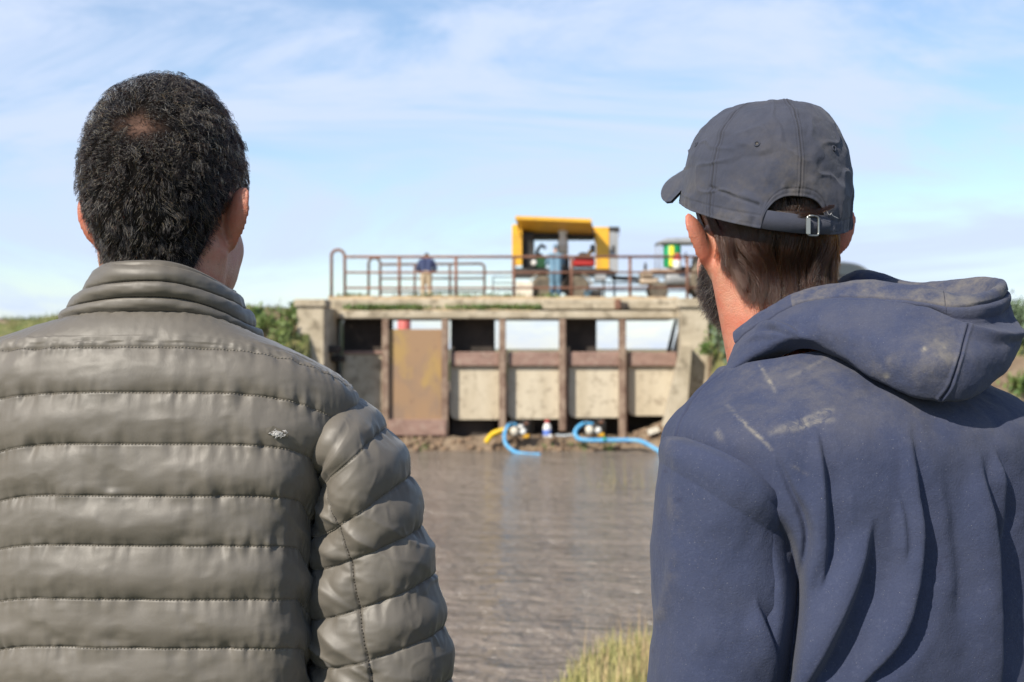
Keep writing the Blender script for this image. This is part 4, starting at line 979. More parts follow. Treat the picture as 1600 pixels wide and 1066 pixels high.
# ================================================================== man in the quilted jacket
HA = np.array([(265-800)/F*1.5, 1.5, HC+(545-347)/F*1.5]); MA = rotm(R(-12), R(0), R(-3))
manA = empty('person', (-.36, 1.49, 0), 'man with short curly dark greying hair in a grey-brown quilted puffer jacket, seen from behind', 'person')
bodyA = bodymesh(manA, MA, HA, [dict(s=1, flare=36, L=.066, Wd=.037, tilt=8), dict(s=-1, flare=24, L=.064, Wd=.034, tilt=8, z0=-.006)], (-.366, 1.495, 1.47), (-.364, 1.50, 1.30), (-.36, 1.50, .95),
    {1: ((-.17, 1.49, 1.38), (-.125, 1.50, 1.09), (-.12, 1.55, .86), (.02, .12, -1), (-1, .15, 0)), -1: ((-.55, 1.49, 1.40), (-.60, 1.50, 1.10), (-.605, 1.55, .86), (-.02, .12, -1), (1, .15, 0))}, m_skinA)
def toloc(v, M, pos): return (np.asarray(v)-pos) @ M     # inverse rotation
WHA = np.array([.010, -.092, .078])      # whorl on the crown
def az_back(p): return np.degrees(np.arctan2(np.abs(p[..., 0]), -(p[..., 1]+.0)))
def hairline(a): return np.interp(a, [0, 25, 42, 52, 62, 72, 84, 93, 104, 112, 125, 180], [-.085, -.082, -.072, -.05, -.02, .012, .036, .036, -.005, .0, .075, .105])
def hairmask(p): return p[..., 2]-hairline(az_back(p))
v = toloc(get_v(bodyA), MA, HA); hm = hairmask(v); rr_ = np.linalg.norm(v-HCEN, axis=1)
isear = (np.abs(v[:, 0]) > .078) & (np.abs(v[:, 2]) < .04)
wd_ = np.linalg.norm(v-WHA, axis=1)
sc_ = sstep(-.004, .010, hm)*(~isear)*(rr_ < .17)*(1-.72*np.exp(-(wd_/.017)**2)); set_attr(bodyA, 'scalp', sc_*.93)
set_attr(bodyA, 'redness', np.clip(isear*.8+.35*sstep(-.05, -.1, v[:, 2])*(v[:, 1] < .02), 0, 1))
m_hairA = hair_mat('dark_hair', .97, .45, .10, .20, .12); m_hairbase = mat('hair_roots', (.006, .005, .0045), .9, 0, .1); t = NT(m_hairbase); t.color(t.mix(t.math('MULTIPLY', t.attr('thin'), t.ramp(t.noise(420, 3, .7), .25, .6, .35, 1)), (.006, .005, .0045), (.44, .25, .185)))
def hair_base(name, M, pos, maskf, off, parent, m, extra=None, zmin=-.125):
    nu, nv = 160, 130; u = np.linspace(0, 2*math.pi, nu, endpoint=False); w = np.linspace(.01, 2.75, nv)
    Wg, U = np.meshgrid(w, u, indexing='ij'); d = np.stack([np.sin(Wg)*np.cos(U), np.sin(Wg)*np.sin(U), np.cos(Wg)], -1)
    p = head_ray(d, .19); n = head_n(p); h = off*sstep(-.002, .014, maskf(p))
    if extra is not None: h = extra(p, h)
    q = p+n*(h-.0012)[..., None]; q = q+n*(.0014*fbm(p*120, 3)*(h > .002))[..., None]
    keep = (maskf(p) > -.006)
    f = grid_faces(nv, nu, False, True); kf = keep.reshape(-1)[f].all(1); f = f[kf]
    V = (M @ q.reshape(-1, 3).T).T+pos; used = np.unique(f); rm = np.full(len(V), -1); rm[used] = np.arange(len(used))
    th_ = .85*np.exp(-(np.linalg.norm((q-WHA)*np.array([.8, 1, 1.1])+.005*fbm(q*70, 3)[..., None], axis=-1)/.0105)**1.6) if name == 'hair' and parent is manA else 0*h
    return mesh_obj(name, V[used], rm[f], m, parent, attrs={'thin': (th_+0*h).reshape(-1)[used]})
hbA = hair_base('hair', MA, HA, hairmask, .0052, manA, m_hairbase, lambda p, h: h-np.minimum(h, .0030)*np.exp(-(np.linalg.norm(p-WHA, axis=-1)/.017)**2))
def grow_curly(n, seed, cl=1.0, lmul=1.0):
    g = np.random.default_rng(seed); d = rand_dirs(int(n*1.9), g); p = head_ray(d, .19)
    wd = np.linalg.norm(p-WHA, axis=1)
    ok = (hairmask(p) > .001) & (g.random(len(p)) > .12*np.exp(-(wd/.012)**2)) & ~((np.abs(p[:, 0]) > .064) & (p[:, 2] < .034) & (p[:, 2] > -.04) & (p[:, 1] > -.022) & (p[:, 1] < .03))
    p = p[ok][:n]; n = len(p); nr = head_n(p)
    # clumps
    cd = rand_dirs(1500, g); cp = head_ray(cd, .19); idx = np.empty(n, int)
    for s in range(0, n, 2000): idx[s:s+2000] = ((p[s:s+2000, None, :]-cp[None])**2).sum(-1).argmin(1)
    cph = g.uniform(0, 6.28, 1500); camp = g.uniform(.5, 1.25, 1500); crad = rand_dirs(1500, g); clam = g.uniform(.013, .022, 1500)
    top = sstep(.0, .09, p[:, 2]); side = sstep(50, 85, az_back(p))
    L = lmul*(.013+.022*top)*(1-.30*side)*g.uniform(.7, 1.25, n); L *= .55+.45*sstep(0, .02, hairmask(p))
    L = np.where(az_back(p) < 60, L*(1-.25*sstep(-.06, -.11, p[:, 2])), L)
    K = 11; out = np.empty((n, K, 3)); q = p-nr*.001; out[:, 0] = q
    away = p-WHA; swirl = np.cross(nr, away/np.linalg.norm(away, axis=1)[:, None])
    jit = rand_dirs(n, g)
    for k in range(1, K):
        st_ = (L/(K-1))[:, None]; nn = head_n(q); tan = (q-WHA); tan /= np.linalg.norm(tan, axis=1)[:, None]+1e-9
        tan = tan+.45*swirl*np.exp(-np.linalg.norm(p-WHA, axis=1)/.05)[:, None]+np.array([0, 0, -.35])
        tan = tan-nn*(tan*nn).sum(1)[:, None]; tan /= np.linalg.norm(tan, axis=1)[:, None]+1e-9
        s_ = L*k/(K-1); ph = (2*math.pi*s_/clam[idx]+cph[idx])[:, None]
        bt = np.cross(nn, tan); a = (camp[idx]*(.55+1.15*top))[:, None]
        lift = (.75*(1-k/K)+.12)[..., None] if False else .85*(1-k/K)+.10
        dr = nn*lift+tan*.75+a*(bt*np.cos(ph)*1.15+nn*np.sin(ph)*.7)+crad[idx]*.28+jit*.22
        dr /= np.linalg.norm(dr, axis=1)[:, None]; q = q+dr*st_
        fd = head_f(q); mn = .0012+.004*(k/K); push = np.clip(mn-fd, 0, None); q = q+head_n(q)*push[:, None]
        mx = .0115; q = q-head_n(q)*np.clip(fd-mx, 0, None)[:, None]*.6
        out[:, k] = q
    # locks: strands of a clump follow one guide and close up towards the tip
    ds = np.linalg.norm(p-cp[idx], axis=1); guide = np.full(1500, -1); order = np.argsort(-ds); guide[idx[order]] = order
    gd = out[guide[idx]]; off0 = (out[:, :1]-gd[:, :1]); kk = np.linspace(0, 1, K)[None, :, None]
    foll = gd+off0*(1-.42*kk); wgt = cl*(.62*sstep(0, .3, kk))*(.55+.45*g.random((n, 1, 1)))*(ds < .012)[:, None, None]
    return out*(1-wgt)+foll*wgt
hsA = grow_curly(27000, 21); rad = np.linspace(.000135, .00007, 11)
strands_obj('hair_strands', (hsA.reshape(-1, 3) @ MA.T+HA).reshape(hsA.shape), rad, m_hairA, hbA)
gsA = grow_curly(2600, 23, .15, 1.12)
strands_obj('grey_strands', (gsA.reshape(-1, 3) @ MA.T+HA).reshape(gsA.shape), np.linspace(.00017, .00008, 11), hair_mat('grey_flecked_hair', .88, .4, .30, .22, .05), hbA)
# eyes
m_eye = mat('eye', (.75, .73, .7), .15); m_iris = mat('iris', (.05, .03, .02), .2)
def eyes(root, M, pos):
    for s in (-1, 1):
        mb = MB(); c = M @ np.array([s*.031, .072, .008])+pos; mb.ell(c, (.0118,)*3, 16, 12); e = mb.build('eye', m_eye, root, True)
        mb = MB(); c2 = M @ np.array([s*.031, .0835, .008])+pos; mb.ell(c2, (.0055, .0018, .0055), 12, 8, rot=M); mb.build('iris', m_iris, e, True)
eyes(manA, MA, HA)
# ---------------- jacket back panel and front as one shell, seams at whole numbers of v
dS = 1.49; dBk = 1.382
def lv(l, r, bpy_, fz_, bd=dBk, fd=1.615, bx_=232, fx_=262): return (P(l[0], l[1], l[2] if len(l) > 2 else dS), P(r[0], r[1], r[2] if len(r) > 2 else dS), P(bx_, bpy_, bd), P(fx_, fz_, fd))
JL = [lv((112, 500), (398, 522), 478, 600, 1.412, 1.575), lv((40, 521), (487, 566), 508, 604, 1.395, 1.60), lv((-40, 556), (554, 610, 1.475), 543, 640, 1.383, 1.615), lv((-38, 640), (546, 668, 1.47), 613, 690, 1.374),
      lv((-36, 735), (540, 742, 1.47), 694, 760, 1.370), lv((-36, 812), (536, 815, 1.47), 775, 830, 1.369), lv((-36, 880), (534, 885, 1.47), 853, 1500, 1.370), lv((-36, 955), (532, 955, 1.47), 937, 975, 1.372),
      lv((-36, 1030), (532, 1030, 1.47), 1013, 1045, 1.374), lv((-36, 1110), (532, 1110, 1.47), 1092, 1120, 1.376), lv((-36, 1190), (532, 1190, 1.47), 1172, 1198, 1.378), lv((-36, 1272), (534, 1272, 1.47), 1254, 1278, 1.38),
      lv((-38, 1352), (536, 1352, 1.47), 1336, 1356, 1.382), lv((-40, 1432), (538, 1432, 1.47), 1416, 1436, 1.384), lv((-36, 1480), (534, 1480, 1.47), 1465, 1482, 1.40, 1.60)]
VJ = np.array([0, .5, 1, 2, 3, 4, 5, 6, 7, 8, 9, 10, 11, 12, 12.5])
NTH = 520; th = np.linspace(0, 2*math.pi, NTH, endpoint=False)
pzs = [2.2, 2.6, 3.4, 4, 5, 6, 6, 6, 6, 6, 6, 6, 6, 6, 6]; nns = [2.1, 2.2, 2.35, 2.5, 2.6, 2.65, 2.65, 2.65, 2.65, 2.6, 2.6, 2.6, 2.6, 2.6, 2.6]
loops = np.array([loop_pts(*JL[i], th, nns[i], pzs[i]) for i in range(len(JL))])
vv = np.concatenate([np.linspace(0, 8, 500), np.linspace(8.02, 12.5, 150)])
tpar = np.interp(vv, VJ, np.arange(len(VJ))); S = cr(loops, tpar)
def quilt(fr, p=.55): return np.abs(np.sin(math.pi*fr))**p
def pucker(S_, vv_, seamdist, amp, fx_=95, fz_=22, seed=0.0):
    w = np.exp(-seamdist/.010); q = S_*np.array([fx_, fx_, fz_])+seed
    return amp*w*(fbm(q, 2)*1.0)
Nn = normals_grid(S); c0 = S.mean((0, 1)); 
if ((Nn*(S-S.mean(1, keepdims=True))).sum()) < 0: Nn = -Nn
V2 = vv[:, None]+0*S[..., 0]; px_, py_ = PX(S); isback = (S[..., 1] < 1.49)
frac = V2-np.floor(V2); sd_ = np.minimum(frac, 1-frac)*.05
asym = frac**1.3                                   # filling sags towards the lower seam
bul = np.where(V2 < 1, .0028*quilt(np.clip(V2, 0, 1), 1.), .0055*quilt(asym, .9))
edge_x = np.clip((px_-360)/170, 0, 1)              # towards the right armhole
disp = bul*(1+.16*fbm(S*np.array([7, 7, 9.])+3, 3))
disp += pucker(S, V2, sd_, .0032)+pucker(S, V2, sd_, .0020, 190, 40, 5.)
disp += .0026*fbm(S*np.array([11, 11, 19.])+9, 3)*sstep(.5, 1.5, V2)
# soft vertical dents hanging below the seams
dent = np.clip(fbm(np.stack([S[..., 0]*26, V2*1.0, S[..., 1]*8], -1)+31, 3), 0, 1); disp -= .0045*dent*sstep(.15, .5, frac)*(1-sstep(.8, 1, frac))*(V2 > 2)
# diagonal drags running from the armhole down to the left
dq = (px_*.74+py_*.67); dl = (px_*.67-py_*.74)
drag = 1-np.abs(fbm(np.stack([dl/46, dq/210, 0*dq], -1)+50, 2))*2.6; disp += .0050*np.clip(drag, -.4, .75)*edge_x*sstep(610, 730, py_)*(py_ < 1300)
disp -= .034*sstep(415, 525, px_)*sstep(640, 800, py_)*isback
disp = disp*(1-.25*sstep(12, 12.5, V2))
seamline = np.exp(-(sd_/.0011)**2)*(V2 > .5)
disp -= .0008*seamline
# the filling lies unevenly along each channel
disp += .0040*fbm(np.stack([S[..., 0]*7.5+np.floor(V2)*3.7, np.floor(V2)*5.1+frac*.9, 0*V2], -1)+13, 2)*np.sin(math.pi*frac)*(V2 > .8)
wr = fbm(np.stack([S[..., 0]*62+V2*.35, V2*.9+S[..., 1]*9, 0*V2+4], -1)+71, 3); disp += .0026*wr*np.exp(-sd_/.013)*(V2 > .9)+.0016*fbm(np.stack([S[..., 0]*30+V2*.5, V2*2.0, S[..., 1]*12], -1)+91, 3)*(V2 > .9)
# side hollow under the arm
SJ = S+Nn*disp[..., None]
jk = grid_obj('jacket', SJ, m_nylon, manA, cv=True, attrs={'seam': seamline*.4})
# stitches along the visible seams
def stitches(name, paths, parent, m, ln=.0022, gap=.0013, w=.00038, lift=.0002):
    mb_v = []; mb_f = []
    for pts, nr in paths:
        seg = np.linalg.norm(np.diff(pts, axis=0), axis=1); s = np.concatenate([[0], np.cumsum(seg)]); q = 0.0
        st_ = np.arange(0, s[-1]-ln, ln+gap)
        A = np.stack([np.interp(st_, s, pts[:, i]) for i in range(3)], -1); B = np.stack([np.interp(st_+ln, s, pts[:, i]) for i in range(3)], -1)
        Nm = np.stack([np.interp(st_, s, nr[:, i]) for i in range(3)], -1); tg = B-A; tg /= np.linalg.norm(tg, axis=1)[:, None]; sd = np.cross(tg, Nm)
        for a, b, n_, t_, d_ in zip(A, B, Nm, tg, sd):
            k = len(mb_v); m_ = (a+b)/2
            mb_v += [a-d_*w, a+d_*w, m_-d_*w+n_*(lift+w*1.6), m_+d_*w+n_*(lift+w*1.6), b-d_*w, b+d_*w]
            mb_f += [(k, k+1, k+3, k+2), (k+2, k+3, k+5, k+4)]
    o = mesh_obj(name, np.array(mb_v), mb_f, m, parent, False); return tag(o, kind='stuff')
paths = []
for k in range(1, 9):
    i = np.argmin(np.abs(vv-k)); sel = np.where(isback[i])[0]; sel = sel[(sel > 4) & (sel < NTH//2-4)]
    if len(sel): paths.append((SJ[i, sel]+Nn[i, sel]*.0006, Nn[i, sel]))
stitches('stitching', paths, jk, m_thread)
# ---------------- collar
CLv = [(P(98, 503, 1.49), P(411, 530, 1.50), P(235, 486, 1.408), P(265, 620, 1.59)), (P(107, 486, 1.49), P(399, 512, 1.50), P(235, 463.5, 1.402), P(265, 600, 1.59)),
       (P(134, 459, 1.485), P(386, 483, 1.50), P(235, 439, 1.398), P(265, 580, 1.585)), (P(160, 424, 1.485), P(368, 458, 1.50), P(240, 412.5, 1.402), P(265, 555, 1.575)),
       (P(172, 424, 1.485), P(358, 458, 1.50), P(240, 413.5, 1.418), P(265, 556, 1.555)), (P(176, 450, 1.485), P(356, 480, 1.50), P(240, 440, 1.424), P(265, 570, 1.55)), (P(176, 500, 1.485), P(356, 520, 1.50), P(240, 490, 1.43), P(265, 600, 1.55))]
thc = np.linspace(0, 2*math.pi, 360, endpoint=False)
CL = np.array([loop_pts(*q, thc, 2.15, 2.1) for q in CLv]); vc = np.linspace(0, 6, 190); SCc = cr(CL, vc); Nc = normals_grid(SCc)
if (Nc[20]*(SCc[20]-SCc[20].mean(0))).sum() < 0: Nc = -Nc
VC = vc[:, None]+0*SCc[..., 0]; fr_ = VC-np.floor(VC); sdc = np.minimum(fr_, 1-fr_)*.03
dcl = .0040*quilt(fr_**1.15, .8)*(VC < 3)+.002*(VC >= 3)*(VC < 4)
dcl = dcl*(1+.2*fbm(SCc*20, 3))+.0016*np.exp(-sdc/.006)*fbm(SCc*np.array([120, 120, 30.]), 2)*(VC < 3)+.0028*fbm(SCc*np.array([22, 22, 60.])+4, 3)*(VC < 3)
seamc = np.exp(-(sdc/.0012)**2)*(VC < 2.9)*(VC > .4); dcl -= .0022*seamc
SCq = SCc+Nc*dcl[..., None]
col = grid_obj('collar', SCq, m_nylon, jk, cv=True, attrs={'seam': seamc*.6})
paths = []
for k in (1, 2):
    i = np.argmin(np.abs(vc-k)); sel = np.where(SCc[i, :, 1] < 1.48)[0]; paths.append((SCq[i, sel]+Nc[i, sel]*.0005, Nc[i, sel]))
stitches('collar_stitching', paths, jk, m_thread2)
# ---------------- sleeves
def sleeve(name, O, I, dA, depth_r, parent, seam_fr=None, m=m_nylon, ndense=430, nth=300, mirror=None, rings_z=None, bulge=.0125, vis=True):
    O = np.array([P(x, y, dA[i]) for i, (x, y) in enumerate(O)]); I = np.array([P(x, y, dA[i]) for i, (x, y) in enumerate(I)])
    if mirror is not None:
        for q in (O, I): q[:, 0] = 2*mirror-q[:, 0]; q[:, 2] += .034
    n = len(O); v = np.linspace(0, n-1, ndense); c = cr((O+I)/2, v); a = cr((O-I)/2, v); rad_ = np.linalg.norm(a, axis=1)
    dr = cr(np.array(depth_r)[:, None], v)[:, 0]
    th_ = np.linspace(0, 2*math.pi, nth, endpoint=False)
    ax = np.gradient(c, axis=0); ax /= np.linalg.norm(ax, axis=1)[:, None]
    back = np.array([0, -1., 0])[None]+0*a; back = back-a*((back*a).sum(1)/(rad_**2))[:, None]; back /= np.linalg.norm(back, axis=1)[:, None]
    S_ = c[:, None]+a[:, None]*np.cos(th_)[None, :, None]+back[:, None]*(dr[:, None]*np.sin(th_)[None])[..., None]
    return S_, v, th_, c
Os = [(556, 617), (603, 668), (638, 744), (658, 822), (676, 897), (690, 978), (704, 1058), (712, 1140), (716, 1225), (716, 1310), (710, 1395), (700, 1475), (694, 1500)]
Is = [(508, 742), (506, 762), (500, 838), (494, 887), (491, 963), (495, 1036), (500, 1112), (512, 1190), (522, 1275), (530, 1355), (536, 1435), (544, 1510), (552, 1530)]
dAx = [1.475, 1.475, 1.475, 1.475, 1.475, 1.475, 1.478, 1.485, 1.495, 1.505, 1.52, 1.535, 1.54]
dR = [.083, .079, .073, .068, .067, .067, .067, .067, .066, .064, .060, .055, .045]
def make_sleeve(mirror=None):
    S_, v, th_, c = sleeve('sleeve', Os, Is, dAx, dR, jk, mirror=mirror)
    Nr = normals_grid(S_)
    if (Nr*(S_-c[:, None])).sum() < 0: Nr = -Nr
    Vg = v[:, None]+0*S_[..., 0]; fr2 = Vg-np.floor(Vg); sd2 = np.minimum(fr2, 1-fr2)*.052
    fs = np.interp(v, [0, .8, 1.3, 2, 3, 4, 5, 6, 12], [.06, .10, .20, .31, .40, .44, .47, .49, .5]); ths = np.arccos(np.clip(2*fs-1, -1, 1))
    dth = np.abs(th_[None]-ths[:, None])*.065; sgr = np.exp(-(dth/.0013)**2)*(Vg > .9); dent_ = np.exp(-(dth/.010)**2)*(Vg > .9)
    asy = fr2**1.2; d_ = .0072*quilt(asy, .8)*(1-.5*dent_)*np.where(Vg < 1, .55*sstep(.0, .6, Vg), 1)
    inner = (th_[None] > ths[:, None]) & (th_[None] < math.pi*1.3)
    d_ = d_*(1+.2*fbm(S_*9+2, 3))+.0034*np.exp(-sd2/.012)*fbm(S_*np.array([85, 85, 25.])+7, 2)+.0026*np.exp(-dth/.012)*fbm(S_*np.array([40, 40, 110.])+2, 2)
    d_ += .0016*(1-np.abs(fbm(np.stack([S_[..., 0]*40+S_[..., 1]*40, Vg*1.6, S_[..., 2]*6], -1)+81, 2))*4.5).clip(0, 1)*np.exp(-sd2/.014)+.0034*fbm(S_*np.array([18, 18, 24.])+5, 3)+.006*(1-np.abs(fbm(np.stack([S_[..., 0]*26+S_[..., 2]*34, S_[..., 1]*8, S_[..., 2]*9], -1)+60, 2))*3).clip(-.3, 1)*np.where(inner, .9, .35)*sstep(1, 2, Vg)
    d_ -= .0030*sgr; sl = np.exp(-(sd2/.0011)**2)*(Vg > .5)*(Vg < 11.5); d_ -= .0016*sl
    tuck = sstep(.16, 0, Vg); Q = S_+Nr*(d_*(1-.9*tuck))[..., None]
    dirn = (c[0]-c[3]); ins = np.array([-.018 if mirror is None else .018, 0, 0.0]); Q = Q+ins*tuck[..., None]
    # tuck the first ring inwards so that the cap turns under the armhole seam
    Q = Q+(c[:, None]-Q)*(.12*tuck**2)[..., None]
    o = grid_obj('sleeve', Q, m_nylon, jk, cv=True, attrs={'seam': np.maximum(sl*.5, sgr*.9)})
    if mirror is None:
        js = np.array([np.argmin(np.abs(th_-q)) for q in ths]); rows = np.where(v > .9)[0]; rows = rows[v[rows] < 7.5]
        pp = Q[rows, js[rows]]+Nr[rows, js[rows]]*.0006
        paths = [(pp, Nr[rows, js[rows]])]; stitches('sleeve_seam', paths, jk, m_thread2, .0030, .0008, .0006)
        paths = []
        for k in range(1, 7):
            i = np.argmin(np.abs(v-k)); sel = np.where((th_ > .1) & (th_ < math.pi-.1))[0]; paths.append((Q[i, sel]+Nr[i, sel]*.0006, Nr[i, sel]))
        stitches('sleeve_stitching', paths, jk, m_thread)
    return o
make_sleeve(); make_sleeve(mirror=-.372)
# small tear with white filling
i = np.argmin(np.abs(vv-2.70)); ii = np.argmin(np.abs(px_[i]-433)+1e3*(~isback[i])); q0 = SJ[i, ii]; n0 = Nn[i, ii]
g = np.random.default_rng(5); ux = np.cross(np.array([0, 0, 1.]), n0); ux /= np.linalg.norm(ux); ux = ux*np.sign(ux[0]); uz = np.cross(n0, ux); uz *= np.sign(uz[2])
mb = MB(); mb.add([q0+ux*a+uz*b+n0*c_ for a, b, c_ in ((-.011, .004, .001), (-.004, .0065, .0035), (.004, .002, .004), (.0105, -.003, .003), (.010, -.006, .001), (-.002, -.003, .0008), (-.010, -.001, .0006))], [(0, 1, 2, 5, 6), (2, 3, 4, 5)])
mb.build('torn_flap', m_nylon, jk, False, False)
st_ = []
for _ in range(190):
    b = q0+ux*g.normal(.0005, .0030)+uz*g.normal(-.0012, .0014)+n0*.001; d = n0*.5+ux*g.normal(0, 1)+uz*g.normal(0, .8); d /= np.linalg.norm(d); L = g.uniform(.0015, .0038)
    st_.append([b+d*L*k/4+n0*.0012*math.sin(k*.8)+ux*.0008*math.sin(k*1.7+_) for k in range(5)])
m_fluff = mat('white_down', (.62, .60, .58), .8)
strands_obj('down_tuft', np.array(st_), np.linspace(.00022, .0001, 5), m_fluff, jk)
trousers_and_shoes(manA, (-.36, 1.50, .88), [(-.46, 1.50, 0), (-.26, 1.52, 0)], vary('dark_blue_jeans', (.05, .06, .09), (.035, .045, .07), 6, .85, bump=.2, bsc=300, bdist=.002), vary('brown_leather', (.08, .05, .03), (.06, .04, .025), 8, .5), .85, R(-4))
# ================================================================== man in the cap and hooded sweatshirt
HB = np.array([(1195-800)/F*1.56, 1.56, HC+(545-372)/F*1.56]); MB_ = rotm(R(14), R(-3), R(-6))
manB = empty('person', (.32, 1.46, 0), 'bearded man in a dark cap and faded navy hooded sweatshirt, seen from behind', 'person')
bodyB = bodymesh(manB, MB_, HB, [dict(s=1, flare=38, L=.066, Wd=.035, tilt=6, splay=.2, z0=-.004), dict(s=-1, flare=32, L=.074, Wd=.036, tilt=10, splay=.32, z0=-.010)], (.325, 1.50, 1.44), (.36, 1.45, 1.28), (.36, 1.45, .95),
    {1: ((.50, 1.52, 1.36), (.56, 1.56, 1.08), (.56, 1.62, .84), (.0, .15, -1), (-1, .4, 0)), -1: ((.20, 1.375, 1.36), (.165, 1.36, 1.08), (.16, 1.42, .84), (.0, .15, -1), (1, .4, 0))}, m_skinB)
v = toloc(get_v(bodyB), MB_, HB); isear = (np.abs(v[:, 0]) > .078) & (np.abs(v[:, 2]) < .045)
def hairlineB(a): return np.interp(a, [0, 25, 42, 55, 66, 76, 86, 95, 103, 112, 122, 180], [-.077, -.073, -.064, -.050, -.031, -.004, .036, .038, -.020, .01, .075, .10])
def hairmaskB(p): return p[..., 2]-hairlineB(az_back(p))
def beardmask(p):
    a = az_back(p); top = np.interp(a, [84, 94, 104, 118, 132, 150, 180], [-.20, .022, .022, -.002, -.024, -.045, -.044]); bot = np.interp(a, [88, 98, 110, 130, 180], [-.055, -.085, -.105, -.112, -.110])
    lip = 0
    return np.minimum(top-p[..., 2], p[..., 2]-bot)*(a > 84)-.05*(a <= 84)
rr_ = np.linalg.norm(v-HCEN, axis=1)
scB = np.maximum(sstep(-.006, .010, hairmaskB(v))*.9, sstep(-.004, .006, beardmask(v))*.85)*(~isear)*(rr_ < .17)
set_attr(bodyB, 'scalp', scB); set_attr(bodyB, 'redness', np.clip(isear*.75+.5*sstep(-.045, -.09, v[:, 2])*(v[:, 1] < .03), 0, 1))
eyes(manB, MB_, HB)
m_hairB = hair_mat('brown_hair', .74, .55, .01, .28, .3); m_beardB = hair_mat('greying_beard', .92, .5, .12, .35, .08)
hbB = hair_base('hair', MB_, HB, hairmaskB, .0065, manB, m_hairbase, lambda p, h: np.where(p[..., 2] > .035, -.003, h*(.25+.75*sstep(-.004, -.03, p[..., 2]))))
bdB = hair_base('beard', MB_, HB, beardmask, .0035, manB, m_hairbase)
def grow_straight(n, seed):
    g = np.random.default_rng(seed); d = rand_dirs(int(n*4.5), g); p = head_ray(d, .19)
    ok = (hairmaskB(p) > .004) & (p[:, 2] < np.where((az_back(p) < 20) & (p[:, 1] < 0), .036, .012+.25*(p[:, 1]+.1))) & ~((np.abs(p[:, 0]) > .066) & (p[:, 2] < .03) & (p[:, 2] > -.045) & (p[:, 1] > -.020) & (p[:, 1] < .028))
    p = p[ok][:n]; n = len(p); nr = head_n(p); cd = rand_dirs(650, g); cp = head_ray(cd, .19); idx = np.empty(n, int)
    for s in range(0, n, 2000): idx[s:s+2000] = ((p[s:s+2000, None, :]-cp[None])**2).sum(-1).argmin(1)
    crad = rand_dirs(650, g); K = 13; out = np.empty((n, K, 3)); q = p-nr*.001; out[:, 0] = q; jit = rand_dirs(n, g)
    a0 = az_back(p); zend = hairlineB(a0)-.002-g.uniform(-.006, .014, n)+crad[idx, 2]*.011
    L = np.clip(p[:, 2]-zend, .012, .11)*g.uniform(.8, 1.12, n)*1.08
    sd = np.sign(p[:, 0]); amp = g.uniform(.2, 1, 650)
    for k in range(1, K):
        nn = head_n(q); dn = np.array([0, -.05, -1.])+np.stack([.10*sd+.0*sd, -.30*(np.abs(p[:, 0]) > .05), 0*sd], -1)
        dn = dn-nn*(dn*nn).sum(1)[:, None]*.92; dn /= np.linalg.norm(dn, axis=1)[:, None]
        u = k/K; bt = np.cross(nn, dn)
        dr = dn+nn*(.55*(1-u)**3+.30*max(0, u-.7)*2*(crad[idx, 0:1]+.5))+bt*(crad[idx, 1:2]*.22+(.30+.35*u)*amp[idx, None]*np.sin(u*6.5+crad[idx, 0:1]*6))+jit*.09+crad[idx]*.26*u*u
        dr /= np.linalg.norm(dr, axis=1)[:, None]; q = q+dr*(L/(K-1))[:, None]
        fd = head_f(q); q = q+head_n(q)*np.clip(.0012+.0045*u*sstep(.0, -.03, q[:, 2])-fd, 0, None)[:, None]; mxo = .0022+.0105*sstep(.0, -.035, q[:, 2]); q = q-head_n(q)*np.clip(fd-mxo, 0, None)[:, None]*.9
        out[:, k] = q
    ds = np.linalg.norm(p-cp[idx], axis=1); guide = np.full(650, -1); order = np.argsort(-ds); guide[idx[order]] = order
    gd = out[guide[idx]]; off0 = out[:, :1]-gd[:, :1]; kk = np.linspace(0, 1, K)[None, :, None]
    foll = gd+off0*(1-.72*kk); w_ = .95*sstep(.15, .8, kk)*(g.random((n, 1, 1)))**.5*(ds < .012)[:, None, None]
    return out*(1-w_)+foll*w_
hsB = grow_straight(11500, 31)
# fine stubble running down the nape below the hairline
g = np.random.default_rng(93); d = rand_dirs(26000, g); p = head_ray(d, .19); hm_ = hairmaskB(p); ok = (hm_ < .006) & (hm_ > -.022) & (az_back(p) < 70) & (g.random(len(p)) < np.exp(np.minimum(hm_, 0)/.007))
p = p[ok]; nr = head_n(p); stb = np.empty((len(p), 5, 3)); jt = rand_dirs(len(p), g); L_ = g.uniform(.003, .008, (len(p), 1))
for k in range(5): stb[:, k] = p+nr*(.0010*k/2)+(np.array([0, 0, -1.])+jt*.55)*L_*k/4
strands_obj('nape_stubble', (stb.reshape(-1, 3) @ MB_.T+HB).reshape(stb.shape), np.linspace(.00009, .00005, 5), m_hairB, hbB)
strands_obj('hair_strands', (hsB.reshape(-1, 3) @ MB_.T+HB).reshape(hsB.shape), np.linspace(.00013, .00007, 13), m_hairB, hbB)
def grow_beard(n, seed):
    g = np.random.default_rng(seed); d = rand_dirs(n*9, g); p = head_ray(d, .19); bm = beardmask(p); ok = (bm > .0005) & ~((az_back(p) > 158) & (np.abs(p[:, 2]+.056) < .009)); p = p[ok][:n]; bm = bm[ok][:n]; n = len(p)
    K = 7; out = np.empty((n, K, 3)); nr = head_n(p); q = p-nr*.001; out[:, 0] = q; jit = rand_dirs(n, g); cur = rand_dirs(n, g)
    L = g.uniform(.007, .018, n)*np.clip(bm/.012, .4, 1)
    for k in range(1, K):
        u = k/K; dr = nr*.6+np.array([0, .15, -.85])+jit*.45+cur*np.sin(u*7)*.7; dr /= np.linalg.norm(dr, axis=1)[:, None]
        q = q+dr*(L/(K-1))[:, None]; fd = head_f(q); q = q+head_n(q)*np.clip(.001-fd, 0, None)[:, None]; out[:, k] = q
    return out
bsB = grow_beard(9000, 41)
